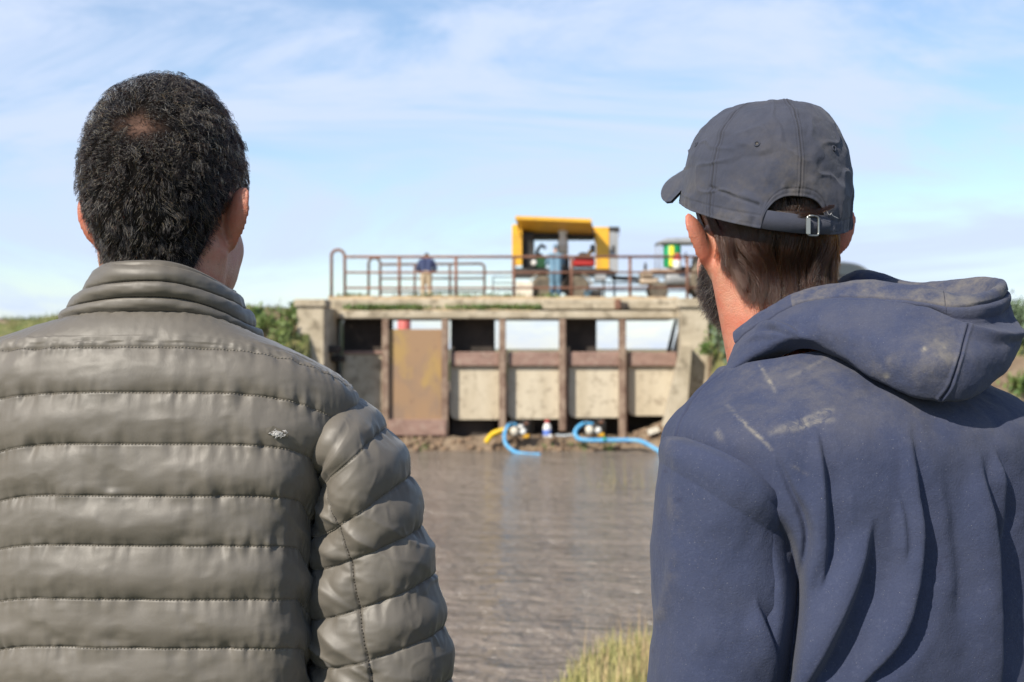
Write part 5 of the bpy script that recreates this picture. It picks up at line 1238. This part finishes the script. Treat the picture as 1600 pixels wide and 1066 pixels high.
strands_obj('beard_strands', (bsB.reshape(-1, 3) @ MB_.T+HB).reshape(bsB.shape), np.linspace(.00014, .00008, 7), m_beardB, bdB)
# ---------------- cap
m_cap = mat('faded_cap_cotton', (.052, .052, .066), .88); t = NT(m_cap)
c = t.mix(t.ramp(t.noise(16, 5, .65), .3, .7), (.029, .034, .056), (.045, .049, .072))
c = t.mix(t.ramp(t.noise(10, 6, .7, dist=.6), .54, .74, 0, .4), c, (.105, .09, .078))
c = t.mix(t.math('MULTIPLY', t.attr('dust'), t.ramp(t.noise(22, 5, .7), .35, .75, 0, .75)), c, (.105, .09, .076))
c = t.mix(t.attr('seam'), c, (.013, .013, .019)); t.color(c)
tw = t.n('ShaderNodeTexWave', {'Vector': t.n('ShaderNodeMapping', {'Vector': t.obj(), 'Rotation': (0, .6, .3)}).outputs[0], 'Scale': 330.}).outputs[1]
t.bump(t.math('ADD', tw, t.math('MULTIPLY', t.noise(380, 3, .6), 1.5)), .35, .0008); t.b.inputs['Sheen Weight'].default_value = .08
CB = np.array([(1194-800)/F*1.555, 1.555, 1.5+(545-372)/F*1.555]); CYAW = R(8)
CM = np.array(Matrix.Rotation(CYAW, 3, 'Z')); cax, cay = .0895, .1105
def cap_w(p): return np.asarray(p) @ CM.T+CB
def rimz(x, y): return .0262+.275*y-.075*x+.30*np.maximum(np.asarray(y)-.025, 0)
nph, nt_ = 620, 150; ph = np.linspace(0, 2*math.pi, nph, endpoint=False); tt = np.linspace(0, 1, nt_)
PH, TT = np.meshgrid(ph, tt, indexing='ij'); AZ = (PH+math.pi) % (2*math.pi)-math.pi      # 0 = back, + right
arch_w = R(24); arch = .039*np.clip(1-np.abs(AZ/arch_w)**2.6, 0, 1)**.55
def crown(az_, q, off=0.0):
    """az 0 = back; q = 0 at the rim level to 1 at the button"""
    x = np.sin(az_)*(cax+off); y = -np.cos(az_)*(cay+off)
    rr = np.clip(1-q**3.4, 0, 1)**.385; fr = sstep(.2, 1, y/cay)
    rr = rr+.012*fr*np.sin(math.pi*q)
    zr = rimz(x, y); ztop = .1495+off
    xx = x*rr+.010*q; yy = y*rr+.004*q
    return np.stack([xx, yy, zr*(1-q)+ztop*q], -1)
q0_ = arch/(.1495-rimz(np.sin(AZ)*cax, -np.cos(AZ)*cay)); Q_ = q0_+(1-q0_)*TT**.9
CP = crown(PH, Q_); cn = normals_grid(CP, False)
cn = np.cross((np.roll(CP, -1, 0)-np.roll(CP, 1, 0)), np.gradient(CP, axis=1)); cn /= np.linalg.norm(cn, axis=-1, keepdims=True)+1e-12
if (cn[:, 20]*CP[:, 20]).sum() < 0: cn = -cn
rr_h = np.hypot(CP[..., 0], CP[..., 1])
seam_az = np.array([0, 60, 120, 180, -120, -60])*math.pi/180
dsm = np.min([np.abs((AZ-s+math.pi) % (2*math.pi)-math.pi) for s in seam_az], 0)*rr_h
hgt = (Q_-q0_)*(.15)                      # height above the lower edge
sm = np.exp(-(dsm/.0010)**2); st2 = np.exp(-((dsm-.0040)/.0007)**2)
hem = np.exp(-((hgt-.014)/.0009)**2); hem2 = np.exp(-((hgt-.003)/.0008)**2)
near_arch = np.exp(-((hgt-.008)/.0008)**2)*(arch > .002)
fadeq = sstep(0, .08, 1-TT)
d_ = -.0016*sm-.0005*st2-.0008*hem*(arch < .002)-.0005*hem2-.0007*near_arch+.0011*np.exp(-(dsm/.0045)**2)
d_ += .0030*fbm(CP*np.array([24, 24, 30.])+3, 3)+.0012*fbm(CP*np.array([70, 70, 50.])+13, 3)
d_ += .0010*np.exp(-((hgt-.007)/.007)**2)*fbm(np.stack([AZ*16, hgt*60, 0*AZ], -1), 2)*1.6
# tuck on the left tab and a dent on the upper right front
tabx = (AZ < -R(26)) & (AZ > -R(62)); d_ -= .0020*np.exp(-((hgt-(.030+.012*(AZ+R(62))/R(36)*-1+.006))/.0022)**2)*tabx
d_ += .0016*((1-np.abs(fbm(np.stack([AZ*2.2+Q_*1.5, Q_*4.5-AZ*.6, 0*AZ+3], -1)+19, 2))*5).clip(0, 1))*fadeq
d_ -= .010*np.exp(-(((AZ-R(120))/.5)**2+((Q_-.72)/.16)**2))
fade = sstep(0, .05, 1-TT)
CPd = CP+cn*(d_*fade)[..., None]
dust = np.clip(sstep(.07, .02, hgt)*.75+.35*np.exp(-((AZ+R(25))/.5)**2)+.55*np.exp(-(((AZ-R(22))/.13)**2+((Q_-.55)/.35)**2)), 0, 1)
def shell(V, nrm, th, closed_u=True):
    """outer + inner skin joined at the lower edge (first row)"""
    inner = V-nrm*th; return np.concatenate([inner[:, ::-1], V], 1)
CS = shell(CPd, cn, .0018)
cap = grid_obj('cap', cap_w(CS.reshape(-1, 3)).reshape(CS.shape), m_cap, manB, cu=True, attrs={'seam': np.concatenate([(np.maximum(sm*.8, np.maximum(st2, hem*(arch < .002))*.35)*fade)[:, ::-1], np.maximum(sm*.8, np.maximum(st2, np.maximum(hem*(arch < .002), near_arch))*.4)*fade], 1), 'dust': np.concatenate([dust[:, ::-1], dust], 1)})
bt_ = cap_w(crown(np.array([0.]), np.array([1.0]))[0]); mb = MB(); mb.lathe([(.0005, .0045), (.004, .0042), (.0068, .003), (.0078, .001), (.0075, -.002)][::-1], bt_+np.array([0, 0, -.0004]), 'Z', 20); o = mb.build('button', m_cap, cap, True)
for a in (-90, -30, 30, 90, 150, -150):
    i = int(round(((R(a)) % (2*math.pi))/(2*math.pi)*nph)) % nph; j = np.argmin(np.abs(Q_[i]-.60)); c_ = CPd[i, j]; n_ = cn[i, j]
    u_ = np.cross(n_, [0, 0, 1.]); u_ /= np.linalg.norm(u_); w_ = np.cross(n_, u_)
    mb = MB(); mb.tube(cap_w(np.array([c_+n_*.0004+u_*.0027*math.cos(b)+w_*.0027*math.sin(b) for b in np.linspace(0, 2*math.pi, 14, endpoint=False)])), .0009, 8, closed=True); e_ = mb.build('eyelet', m_cap, cap, True)
    mb = MB(); mb.lathe([(.0002, .0), (.0018, .0001), (.0019, -.0005)], (0, 0, 0), 'Z', 12); vv_ = np.array(mb.v); vv_ = c_+n_*.0002+vv_[:, :1]*u_+vv_[:, 1:2]*w_+vv_[:, 2:]*n_; mb.v = [tuple(q) for q in cap_w(vv_)]
    mb.build('eyelet_hole', m_black, e_, True)
# brim
bu = np.linspace(-1, 1, 60); bvv = np.linspace(0, 1, 24); BU, BV = np.meshgrid(bu, bvv, indexing='ij'); baz = math.pi-BU*R(77)
rx_ = np.sin(baz)*(cax-.004); ry_ = -np.cos(baz)*(cay-.003)
bl = .072*np.clip(1-np.abs(BU)**5, 0, 1)**.6
bx_ = rx_*(1+.19*BV); by_ = ry_+BV*bl; bz_ = rimz(rx_, ry_)+.024-BV*bl*.08-.022*(np.abs(BU)**2.4)*(.25+.75*BV)
BP = np.stack([bx_, by_, bz_], -1); bn = normals_grid(BP, False); bn = bn*np.sign((bn[..., 2].mean()))
BPt = np.concatenate([(BP-bn*.0022)[:, ::-1], BP+bn*.0006], 1)
stl = np.max([np.exp(-((BV*bl-b_)/.0009)**2) for b_ in (.008, .018, .028, .038, .048, .058)], 0)
grid_obj('brim', cap_w(BPt.reshape(-1, 3)).reshape(BPt.shape), m_cap, cap, attrs={'seam': np.concatenate([stl[:, ::-1]*.4, stl*.4], 1), 'dust': BPt[..., 0]*0+.5})
# strap and buckle
def band(a0, a1, h0, h1, off, th, n=70):
    az_ = np.linspace(R(a0), R(a1), n); rows = []
    for h, o_ in ((h0, off), (h0, off+th), (h1, off+th), (h1, off)):
        x = np.sin(az_)*(cax+o_); y = -np.cos(az_)*(cay+o_); rows.append(np.stack([x, y, rimz(x, y)+h], -1))
    return np.stack(rows, 1)
B_ = band(-27, 34, .0003, .0200, -.0028, .0022); grid_obj('strap', cap_w(B_.reshape(-1, 3)).reshape(B_.shape), m_cap, cap, cv=True, attrs={'seam': B_[..., 0]*0, 'dust': B_[..., 0]*0+.15})
B_ = band(8, 25, .0010, .0180, -.0010, .0020); st_o = grid_obj('strap_loop', cap_w(B_.reshape(-1, 3)).reshape(B_.shape), m_cap, cap, cv=True, attrs={'seam': B_[..., 0]*0, 'dust': B_[..., 0]*0+.2})
m_metal = mat('worn_metal', (.28, .285, .27), .36, .85)
def cpt(a, h, off): 
    x = math.sin(R(a))*(cax+off); y = -math.cos(R(a))*(cay+off); return np.array([x, y, rimz(x, y)+h])
fr_ = [cpt(5.5, -.0005, .0022), cpt(5.5, .0195, .0022), cpt(14.0, .0195, .0022), cpt(14.0, -.0005, .0022)]
mb = MB(); mb.tube(cap_w(np.array(smooth_path(fr_+[fr_[0], fr_[1]], .0035, 5))[3:-3]), .00115, 8, closed=True); bk_ = mb.build('buckle', m_metal, cap, True)
mb = MB(); pts_ = [cap_w(cpt(a, h, o_)) for a, o_ in ((4.8, .0016), (7.2, .0034)) for h in (.0012, .0178)]; th_v = cap_w(cpt(6, .01, .004))-cap_w(cpt(6, .01, .002))
mb.add([pts_[0], pts_[1], pts_[3], pts_[2], pts_[0]+th_v*.6, pts_[1]+th_v*.6, pts_[3]+th_v*.6, pts_[2]+th_v*.6], [(0, 1, 2, 3), (7, 6, 5, 4), (0, 4, 5, 1), (1, 5, 6, 2), (2, 6, 7, 3), (3, 7, 4, 0)]); mb.build('buckle_bar', m_metal, cap)
mb = MB(); mb.ell(cap_w(cpt(8.5, .0198, .0026)), (.004, .002, .0014), 12, 8); mb.build('buckle_hinge', m_metal, cap, True)
# frayed thread and a loose lock crossing the opening
th_p = [cap_w(cpt(a, h, .0035)) for a, h in ((17, .0235), (19.5, .0262), (21.5, .0222), (23.0, .0215), (24, .0232), (25.5, .0205), (31, .0175))]
mb = MB(); mb.tube(dense(th_p, 60), .00028, 5); tag(mb.build('frayed_thread', mat('pale_thread', (.6, .58, .55), .7), cap, True))
g = np.random.default_rng(77); lock = []
for _ in range(70):
    e0, e1 = g.normal(0, .0014, 2); lock.append([cap_w(cpt(a, h+e0*(1-abs(i-2)/6)+.0006*g.normal(), o_+.0006*g.normal())) for i, (a, h, o_) in enumerate(((-14, .018, -.006), (-2, .0195, -.002), (8, .0215, .0015), (16, .0255, .0030), (22, .029, .0035), (27, .0305, .003)))])
lock = np.array(lock); lock = np.stack([cr(q, np.linspace(0, 5, 16)) for q in lock])
strands_obj('loose_lock', lock, np.linspace(.00013, .00007, 16), m_hairB, hbB)
# ---------------- sweatshirt shell
m_fleece = mat('faded_navy_fleece', (.075, .085, .15), .92); t = NT(m_fleece)
c = t.mix(t.ramp(t.noise(6, 5, .6), .3, .7), (.031, .040, .080), (.043, .053, .098))
c = t.mix(t.ramp(t.noise(240, 3, .7), .52, .72, 0, .45), c, (.065, .075, .125))
c = t.mix(t.ramp(t.noise(620, 2, .7), .5, .7, 0, .45), c, (.03, .035, .075))
c = t.mix(t.ramp(t.noise(900, 1, .5), .74, .80, 0, .7), c, (.28, .27, .27))
br = t.ramp(t.noise(85, 5, .75, dist=.8), .36, .60); c = t.mix(t.math('MULTIPLY', t.math('MULTIPLY', t.attr('stain'), br), t.ramp(t.noise(30, 4, .6), .3, .6, .3, .85)), c, (.33, .295, .225))
c = t.mix(t.math('MULTIPLY', t.attr('dusty'), t.ramp(t.noise(18, 6, .75), .35, .7)), c, (.155, .14, .125))
c = t.mix(t.attr('damp'), c, (.030, .034, .065))
c = t.mix(t.attr('seam'), c, (.03, .034, .065)); t.color(c)
t.b.inputs['Sheen Weight'].default_value = .07; t.b.inputs['Sheen Roughness'].default_value = .6; t.b.inputs['Specular IOR Level'].default_value = .15
rb = t.n('ShaderNodeTexWave', {'Vector': t.obj(), 'Scale': 300., 'Distortion': 1.5, 'Detail': 2.}, bands_direction='X').outputs[1]
t.bump(t.math('ADD', t.math('MULTIPLY', rb, .2), t.math('MULTIPLY', t.noise(420, 3, .7), 1.6)), .45, .0011)
def lw(c_, rt, fw, wl, wr, db, df, zl, zr, zb, zf): 
    c_ = np.array([c_[0], c_[1], 0.]); return (c_-rt*wl+[0, 0, zl], c_+rt*wr+[0, 0, zr], c_-fw*db+[0, 0, zb], c_+fw*df+[0, 0, zf])
BT = R(22); brt = np.array([math.cos(BT), math.sin(BT), 0]); bfw = np.array([-math.sin(BT), math.cos(BT), 0])
cc = (.356, 1.44)
HL = [(np.array([.222, 1.455, 1.482]), np.array([.400, 1.56, 1.50]), np.array([.345, 1.425, 1.500]), np.array([.27, 1.58, 1.44])),
      (np.array([.196, 1.410, 1.450]), np.array([.475, 1.54, 1.475]), np.array([.375, 1.365, 1.465]), np.array([.28, 1.585, 1.42])),
      (np.array([.172, 1.368, 1.422]), np.array([.540, 1.515, 1.432]), np.array([.398, 1.322, 1.425]), np.array([.29, 1.59, 1.40])),
      (np.array([.172, 1.366, 1.375]), np.array([.548, 1.515, 1.38]), np.array([.403, 1.308, 1.375]), np.array([.295, 1.59, 1.36])),
      lw(cc, brt, bfw, .196, .200, .140, .13, 1.30, 1.30, 1.30, 1.30), lw(cc, brt, bfw, .192, .198, .143, .135, 1.22, 1.22, 1.22, 1.22), lw(cc, brt, bfw, .190, .196, .142, .138, 1.14, 1.14, 1.14, 1.14),
      lw(cc, brt, bfw, .190, .195, .138, .14, 1.06, 1.06, 1.06, 1.06), lw(cc, brt, bfw, .192, .197, .137, .14, .97, .97, .97, .97), lw(cc, brt, bfw, .193, .198, .140, .14, .90, .90, .90, .90), lw(cc, brt, bfw, .180, .184, .128, .13, .84, .84, .84, .84), lw(cc, brt, bfw, .176, .180, .124, .125, .79, .79, .79, .79)]
pzB = [2, 2.4, 2.8, 3.2]+[4]*8; nB = [2.1, 2.2, 2.3, 2.35]+[2.45]*8
NTB = 560; thB = np.linspace(0, 2*math.pi, NTB, endpoint=False)
LB = np.array([loop_pts(*[np.array(q, float) for q in HL[i]], thB, nB[i], pzB[i]) for i in range(len(HL))])
tB = np.concatenate([np.linspace(0, 7, 520), np.linspace(7.02, len(HL)-1, 80)]); SB = cr(LB, tB); NB_ = normals_grid(SB)
if (NB_*(SB-SB.mean(1, keepdims=True))).sum() < 0: NB_ = -NB_
pxB, pyB = PX(SB); backB = (NB_[..., 1] < .25)
def fold(px, py, poly, w, h, rec=3.2, fade=(.45, .35)):
    """a drape edge: cloth rises slowly to the line and drops sharply on its right side"""
    poly = dense(poly, 24); d, s, pr = seg_dist(px, py, poly); sdist = d*s
    env = sstep(0, fade[0], pr)*sstep(1, 1-fade[1], pr)
    w = w*(.35+.65*env)
    # s > 0 means right of a downward path in picture coordinates -> flip so that + is to the right
    x = -sdist
    f = np.where(x < 0, sstep(-w*rec, -w*.2, x), np.where(x < w, 1-1.75*sstep(0, w, x), -.75*(1-sstep(w, w*(1+rec), x))))
    return h*env*f
FOLDS = [(((1196, 675), (1219, 725), (1236, 767), (1253, 801), (1262, 835), (1258, 873), (1247, 919), (1229, 1003), (1220, 1080)), -6, .0075, 2.6),
         (((1272, 660), (1280, 700), (1286, 760), (1289, 830), (1286, 890), (1280, 930)), 12, .0075, 2.8),
         (((1362, 800), (1352, 850), (1332, 910), (1300, 985), (1262, 1060), (1230, 1120)), 24, .0135, 2.4),
         (((1418, 640), (1423, 700), (1430, 767), (1433, 828), (1427, 904), (1412, 972), (1385, 1022), (1350, 1065), (1320, 1100)), 15, .0110, 2.8),
         (((1400, 760), (1406, 800), (1408, 850), (1408, 890)), 8, .0030, 2.4),
         (((1528, 690), (1536, 760), (1544, 830), (1550, 930), (1556, 1040), (1560, 1140)), 26, .0140, 2.2),
         (((1552, 690), (1566, 740), (1574, 800), (1580, 860)), 12, .006, 2.2),
         (((1470, 700), (1474, 800), (1482, 900), (1490, 1000)), 22, .003, 3)]
dB = 0
for poly, w, h, rec in FOLDS:
    if w < 0:
        d, sg, pr = seg_dist(pxB, pyB, dense(poly, 24)); env = sstep(0, .4, pr)*sstep(1, .75, pr); dB = dB-h*env*np.exp(-(d/(-w*(.5+.5*env)))**2)+.45*h*env*np.exp(-((d*-sg-14)/11)**2)
    else: dB = dB+fold(pxB, pyB, poly, w, h, rec)
d, sg, pr = seg_dist(pxB, pyB, dense([(1200, 790), (1226, 850), (1243, 925), (1238, 990), (1222, 1070), (1208, 1140)], 24)); dB = dB-.036*np.exp(-(d/13)**2)*sstep(0, .35, pr)
dB = dB*backB
dB = dB+.0040*fbm(SB*np.array([12, 12, 8.])+21, 3)+.0018*fbm(SB*np.array([40, 40, 30.])+8, 3)
dB = dB-.010*np.exp(-((tB[:, None]-9.6)/.25)**2)*0+.004*np.cos((tB[:, None]-9.5)*9)*(tB[:, None] > 9)
shs = [(1150, 566), (1125, 588), (1101, 608), (1080, 632), (1062, 660), (1054, 689)]
d1_, _, _ = seg_dist(pxB, pyB, dense(shs, 30)); seB = np.exp(-(d1_/1.1)**2)*backB; dB = dB-.0012*seB+.0012*np.exp(-((d1_-3)/2.2)**2)*backB
def smear(px, py, poly, w):
    d, s, pr = seg_dist(px, py, dense(poly, 16)); return np.exp(-(d/w)**2)*np.sin(math.pi*np.clip(pr, .04, .96))**.4
stn = np.maximum.reduce([smear(pxB, pyB, [(1189, 574), (1200, 592), (1211, 610)], 3)*.8, smear(pxB, pyB, [(1232, 590), (1250, 583), (1296, 556)], 3)*.35, smear(pxB, pyB, [(1135, 632), (1160, 658), (1190, 686), (1205, 702)], 3.2)*.7,
     smear(pxB, pyB, [(1205, 675), (1240, 664), (1270, 650), (1298, 642)], 6)*.6, smear(pxB, pyB, [(1240, 670), (1275, 658), (1300, 656)], 5)*.75, smear(pxB, pyB, [(1270, 648), (1300, 640)], 4.5)*.7, smear(pxB, pyB, [(1120, 672), (1128, 688)], 5)*.35, smear(pxB, pyB, [(1236, 728), (1262, 742)], 3)*.3])*backB
dmp = np.maximum.reduce([np.exp(-(((pxB-1468)/7)**2+((pyB-888)/9)**2)), np.exp(-(((pxB-1476)/4)**2+((pyB-871)/5)**2)), np.exp(-(((pxB-1473)/3.5)**2+((pyB-964)/3.5)**2))*.8])*.6*backB
SBd = SB+NB_*dB[..., None]
dusB = np.clip(.45*sstep(760, 560, pyB)*sstep(1060, 1180, pxB), 0, 1)*backB+.03
sw = grid_obj('sweatshirt', SBd, m_fleece, manB, cv=True, attrs={'stain': stn, 'damp': dmp, 'seam': seB*.8, 'dusty': dusB})
# ---------------- sweatshirt sleeves
OB = [(1046, 676), (1030, 722), (1019, 800), (1015, 880), (1020, 965), (1012, 1066), (1006, 1160), (1004, 1260), (1006, 1360), (1012, 1460), (1020, 1540), (1030, 1580)]
IB = [(1212, 812), (1224, 842), (1236, 880), (1243, 925), (1236, 1000), (1218, 1080), (1205, 1165), (1200, 1265), (1192, 1362), (1180, 1460), (1160, 1540), (1150, 1578)]
dBx = [1.362, 1.360, 1.358, 1.356, 1.356, 1.358, 1.362, 1.37, 1.385, 1.40, 1.415, 1.42]; dBr = [.088, .082, .076, .073, .070, .068, .067, .066, .063, .058, .050, .045]
def make_sleeveB(right):
    if not right:
        S_, v, th_, c = sleeve('sleeve', OB, IB, dBx, dBr, sw, ndense=420, nth=320)
    else:
        OR = [(1604, 668), (1640, 716), (1670, 795), (1690, 880), (1692, 960), (1690, 1050), (1688, 1150), (1684, 1250), (1680, 1350), (1670, 1450), (1660, 1510), (1650, 1545)]
        IR = [(1532, 800), (1530, 835), (1532, 880), (1540, 930), (1538, 1000), (1540, 1080), (1545, 1165), (1550, 1265), (1556, 1355), (1562, 1450), (1570, 1510), (1575, 1545)]
        S_, v, th_, c = sleeve('sleeve', OR, IR, [1.525]*4+[1.53, 1.535, 1.54, 1.55, 1.565, 1.58, 1.60, 1.61], [.085, .08, .075, .072, .070, .068, .066, .065, .062, .057, .05, .045], sw, ndense=300, nth=240)
    Nr = normals_grid(S_)
    if (Nr*(S_-c[:, None])).sum() < 0: Nr = -Nr
    Vg = v[:, None]+0*S_[..., 0]; px, py = PX(S_); tuck = sstep(.22, 0, Vg)
    d_ = .0042*fbm(S_*np.array([14, 14, 11.])+31, 3)+.0015*fbm(S_*np.array([45, 45, 30.])+3, 3)+.004*np.sin(math.pi*np.clip(Vg, 0, 1))
    if not right:
        d_ = d_+fold(px, py, [(1178, 930), (1190, 975), (1202, 1020), (1206, 1090)], 14, .0075, 2.6)*(Nr[..., 1] < 0)
        d_ = d_-.004*np.exp(-(seg_dist(px, py, dense([(1060, 720), (1050, 800), (1050, 870), (1030, 960)], 20))[0]/9)**2)*-.5*(Nr[..., 1] < 0)
        d_ = d_+fold(px, py, [(1230, 800), (1240, 850), (1238, 900)], 10, .004, 2.2)*(Nr[..., 1] < 0)
    d_ += .0045*np.sin((v[:, None]-7.4)*5+2*fbm(S_*8, 2))*sstep(6.2, 7.2, Vg)*sstep(10.8, 9.5, Vg)
    cuff = sstep(10.4, 10.6, Vg); d_ -= .008*cuff
    sl = np.exp(-((Vg-.20)/.018)**2)*0
    Q = S_+Nr*(d_*(1-.8*tuck))[..., None]; Q = Q+(c[:, None]-Q)*(.10*tuck**2)[..., None]
    Q[..., 0] += (.010 if not right else -.010)*tuck
    if not right: Q = Q+np.array([.010, 0, .010])*((np.sin(th_).clip(0, 1)**2)[None]*sstep(1.2, 0, Vg))[..., None]
    dz = np.zeros_like(Vg); dmp_ = np.zeros_like(Vg)
    if not right:
        dz = .55*np.exp(-(seg_dist(px, py, dense([(1049, 690), (1048, 760), (1056, 860), (1032, 960)], 20))[0]/9)**2)*.8
        dmp_ = np.maximum.reduce([np.exp(-(((px-a)/r_)**2+((py-b)/r_)**2)) for a, b, r_ in ((1038, 736, 3.), (1061, 781, 3.5), (1018, 1017, 4.))])*.8*(Nr[..., 1] < 0)
    o = grid_obj('sleeve', Q, m_fleece, sw, cv=True, attrs={'stain': 0*Vg, 'damp': dmp_, 'seam': sl*.8, 'dusty': dz+.04})
    return o
make_sleeveB(False); make_sleeveB(True)
# ---------------- hood hanging on the back: columns inside, lip, stitch, ridge, belly, bottom, under
HG = [[(1180, 548, 1.50), (1152, 521, 1.478), (1147, 537, 1.462), (1142, 552, 1.455), (1137, 566, 1.45), (1130, 588, 1.438), (1140, 606, 1.455)],
      [(1215, 522, 1.50), (1190, 493, 1.465), (1184, 505, 1.445), (1181, 515, 1.435), (1183, 527, 1.428), (1188, 550, 1.420), (1200, 568, 1.44)],
      [(1268, 490, 1.50), (1240, 463, 1.458), (1237, 477, 1.432), (1235, 489, 1.415), (1236, 504, 1.402), (1243, 527, 1.390), (1255, 545, 1.405)],
      [(1310, 474, 1.50), (1290, 449, 1.452), (1288, 464, 1.420), (1284, 476, 1.398), (1284, 506, 1.380), (1292, 544, 1.378), (1310, 562, 1.395)],
      [(1365, 474, 1.49), (1345, 443.5, 1.440), (1343, 464, 1.405), (1338, 475, 1.387), (1342, 525, 1.352), (1356, 584, 1.345), (1372, 596, 1.366)],
      [(1420, 478, 1.47), (1405, 448, 1.425), (1403, 470, 1.388), (1404, 485, 1.370), (1412, 550, 1.318), (1420, 614, 1.320), (1432, 618, 1.345)],
      [(1468, 482, 1.45), (1455, 453, 1.412), (1453, 475, 1.374), (1452, 494, 1.362), (1466, 560, 1.303), (1474, 624, 1.312), (1486, 622, 1.338)],
      [(1500, 492, 1.44), (1496, 465, 1.402), (1500, 481, 1.368), (1508, 515, 1.345), (1516, 562, 1.312), (1518, 620, 1.322), (1520, 612, 1.348)],
      [(1528, 492, 1.445), (1536, 464, 1.408), (1540, 475, 1.386), (1556, 526, 1.358), (1562, 555, 1.345), (1556, 596, 1.350), (1550, 594, 1.372)],
      [(1543, 470, 1.45), (1561, 449, 1.445), (1572, 463, 1.432), (1590, 524, 1.412), (1591, 540, 1.400), (1580, 566, 1.385), (1566, 574, 1.39)],
      [(1530, 480, 1.47), (1550, 441, 1.49), (1566, 450, 1.49), (1584, 510, 1.475), (1584, 535, 1.465), (1572, 562, 1.45), (1555, 580, 1.45)],
      [(1500, 482, 1.48), (1502, 442, 1.53), (1508, 449, 1.55), (1520, 495, 1.55), (1520, 525, 1.54), (1512, 555, 1.52), (1500, 580, 1.50)],
      [(1432, 474, 1.53), (1424, 447, 1.57), (1428, 452, 1.59), (1434, 495, 1.60), (1434, 525, 1.595), (1430, 555, 1.58), (1425, 575, 1.55)],
      [(1345, 474, 1.57), (1338, 433, 1.61), (1340, 440, 1.635), (1342, 490, 1.65), (1342, 520, 1.645), (1340, 545, 1.63), (1338, 565, 1.60)],
      [(1275, 500, 1.60), (1265, 480, 1.64), (1262, 490, 1.665), (1260, 520, 1.675), (1260, 540, 1.67), (1260, 560, 1.655), (1262, 575, 1.63)]]
HGp = np.array([[P(*q) for q in row] for row in HG])
tu = np.concatenate([np.linspace(0, 10, 620), np.linspace(10.02, 14, 150)]); tv = np.concatenate([np.linspace(0, 1, 34), np.linspace(1.02, 2, 46), np.linspace(2.015, 3, 60), np.linspace(3.015, 5, 130), np.linspace(5.02, 6, 30)])
H1 = cr(HGp, tu); H2 = cr(np.swapaxes(H1, 0, 1), tv); HS = np.swapaxes(H2, 0, 1)
NH = normals_grid(HS, False)
if (NH[:620, 150:200]*(HS[:620, 150:200]-np.array([.33, 1.5, 1.46]))).sum() < 0: NH = -NH
TU = tu[:, None]+0*HS[..., 0]; TV = tv[None]+0*HS[..., 0]; pxH, pyH = PX(HS)
dH = .0030*fbm(HS*np.array([16, 16, 20.])+41, 3)+.0012*fbm(HS*np.array([50, 50, 50.])+6, 3)
dH += .0038*np.sin(math.pi*np.clip((TV-.55)/1.4, 0, 1))                      # rounded hem
gr = np.exp(-((TV-1.97)/.045)**2); gr2 = np.exp(-((TV-2.38)/.04)**2)*sstep(2.5, 4, TU); dH -= .0030*gr+.0011*gr2; dH += .0010*np.exp(-((TV-2.18)/.10)**2)*sstep(2, 4, TU)
sc1 = np.exp(-((TU-(6.62+.10*(TV-3)))/.012)**2)*(TV > .6)*(TV < 2.6); dH -= .0016*sc1
ps = dense([(1509, 516), (1507, 530), (1500, 558), (1492, 585), (1483, 607), (1470, 624)], 24); dps = seg_dist(pxH, pyH, ps)[0]; sc2 = np.exp(-(dps/1.3)**2)*(TV > 2.9)*(TV < 5.2)*(TU < 9); dH -= .0016*sc2; dH += .0014*np.exp(-((dps-4)/3)**2)*(TV > 2.9)*(TV < 5.2)
# pull wrinkles by the neck
dH += (fold(pxH, pyH, [(1170, 512), (1200, 503), (1232, 512), (1250, 524)], 7, .0035, 2.)+fold(pxH, pyH, [(1160, 535), (1190, 522), (1225, 524)], 6, .003, 2.))*(TU < 4)*(TV > 1.5)
dH += .0075*np.exp(-((TV-3.0)/.26)**2)*sstep(4.6, 6.2, TU)*sstep(9.9, 8.8, TU)-.0085*np.exp(-((TV-2.52)/.24)**2)*sstep(5.2, 6.8, TU)*sstep(10, 9, TU)
HSd = HS+NH*dH[..., None]
stH = np.maximum.reduce([np.exp(-(((pxH-a)/r_)**2+((pyH-b)/r_)**2))*k for a, b, r_, k in ((1444, 548, 4.5, 1.), (1463, 534, 3, .7), (1476, 543, 4, .9), (1475, 560, 11, .55), (1432, 598, 3, .6), (1385, 588, 5, .6))])
dH_ = np.clip(.75*np.exp(-(((pxH-1470)/40)**2+((pyH-555)/40)**2))+.5*np.exp(-(((pxH-1385)/40)**2+((pyH-575)/22)**2))+.75*(TV < 2.0)*(TU > 2)+.18, 0, 1)
hood = grid_obj('hood', HSd, m_fleece, sw, attrs={'stain': stH, 'damp': 0*TV, 'seam': np.maximum(np.maximum(gr*.6, gr2*.5*(TV < 3)), np.maximum(sc1, sc2)*.8), 'dusty': dH_})
trousers_and_shoes(manB, (.36, 1.45, .88), [(.26, 1.42, 0), (.46, 1.48, 0)], vary('dusty_work_trousers', (.10, .095, .085), (.075, .07, .065), 6, .9, bump=.2, bsc=300, bdist=.002), m_boot, .84, R(20))
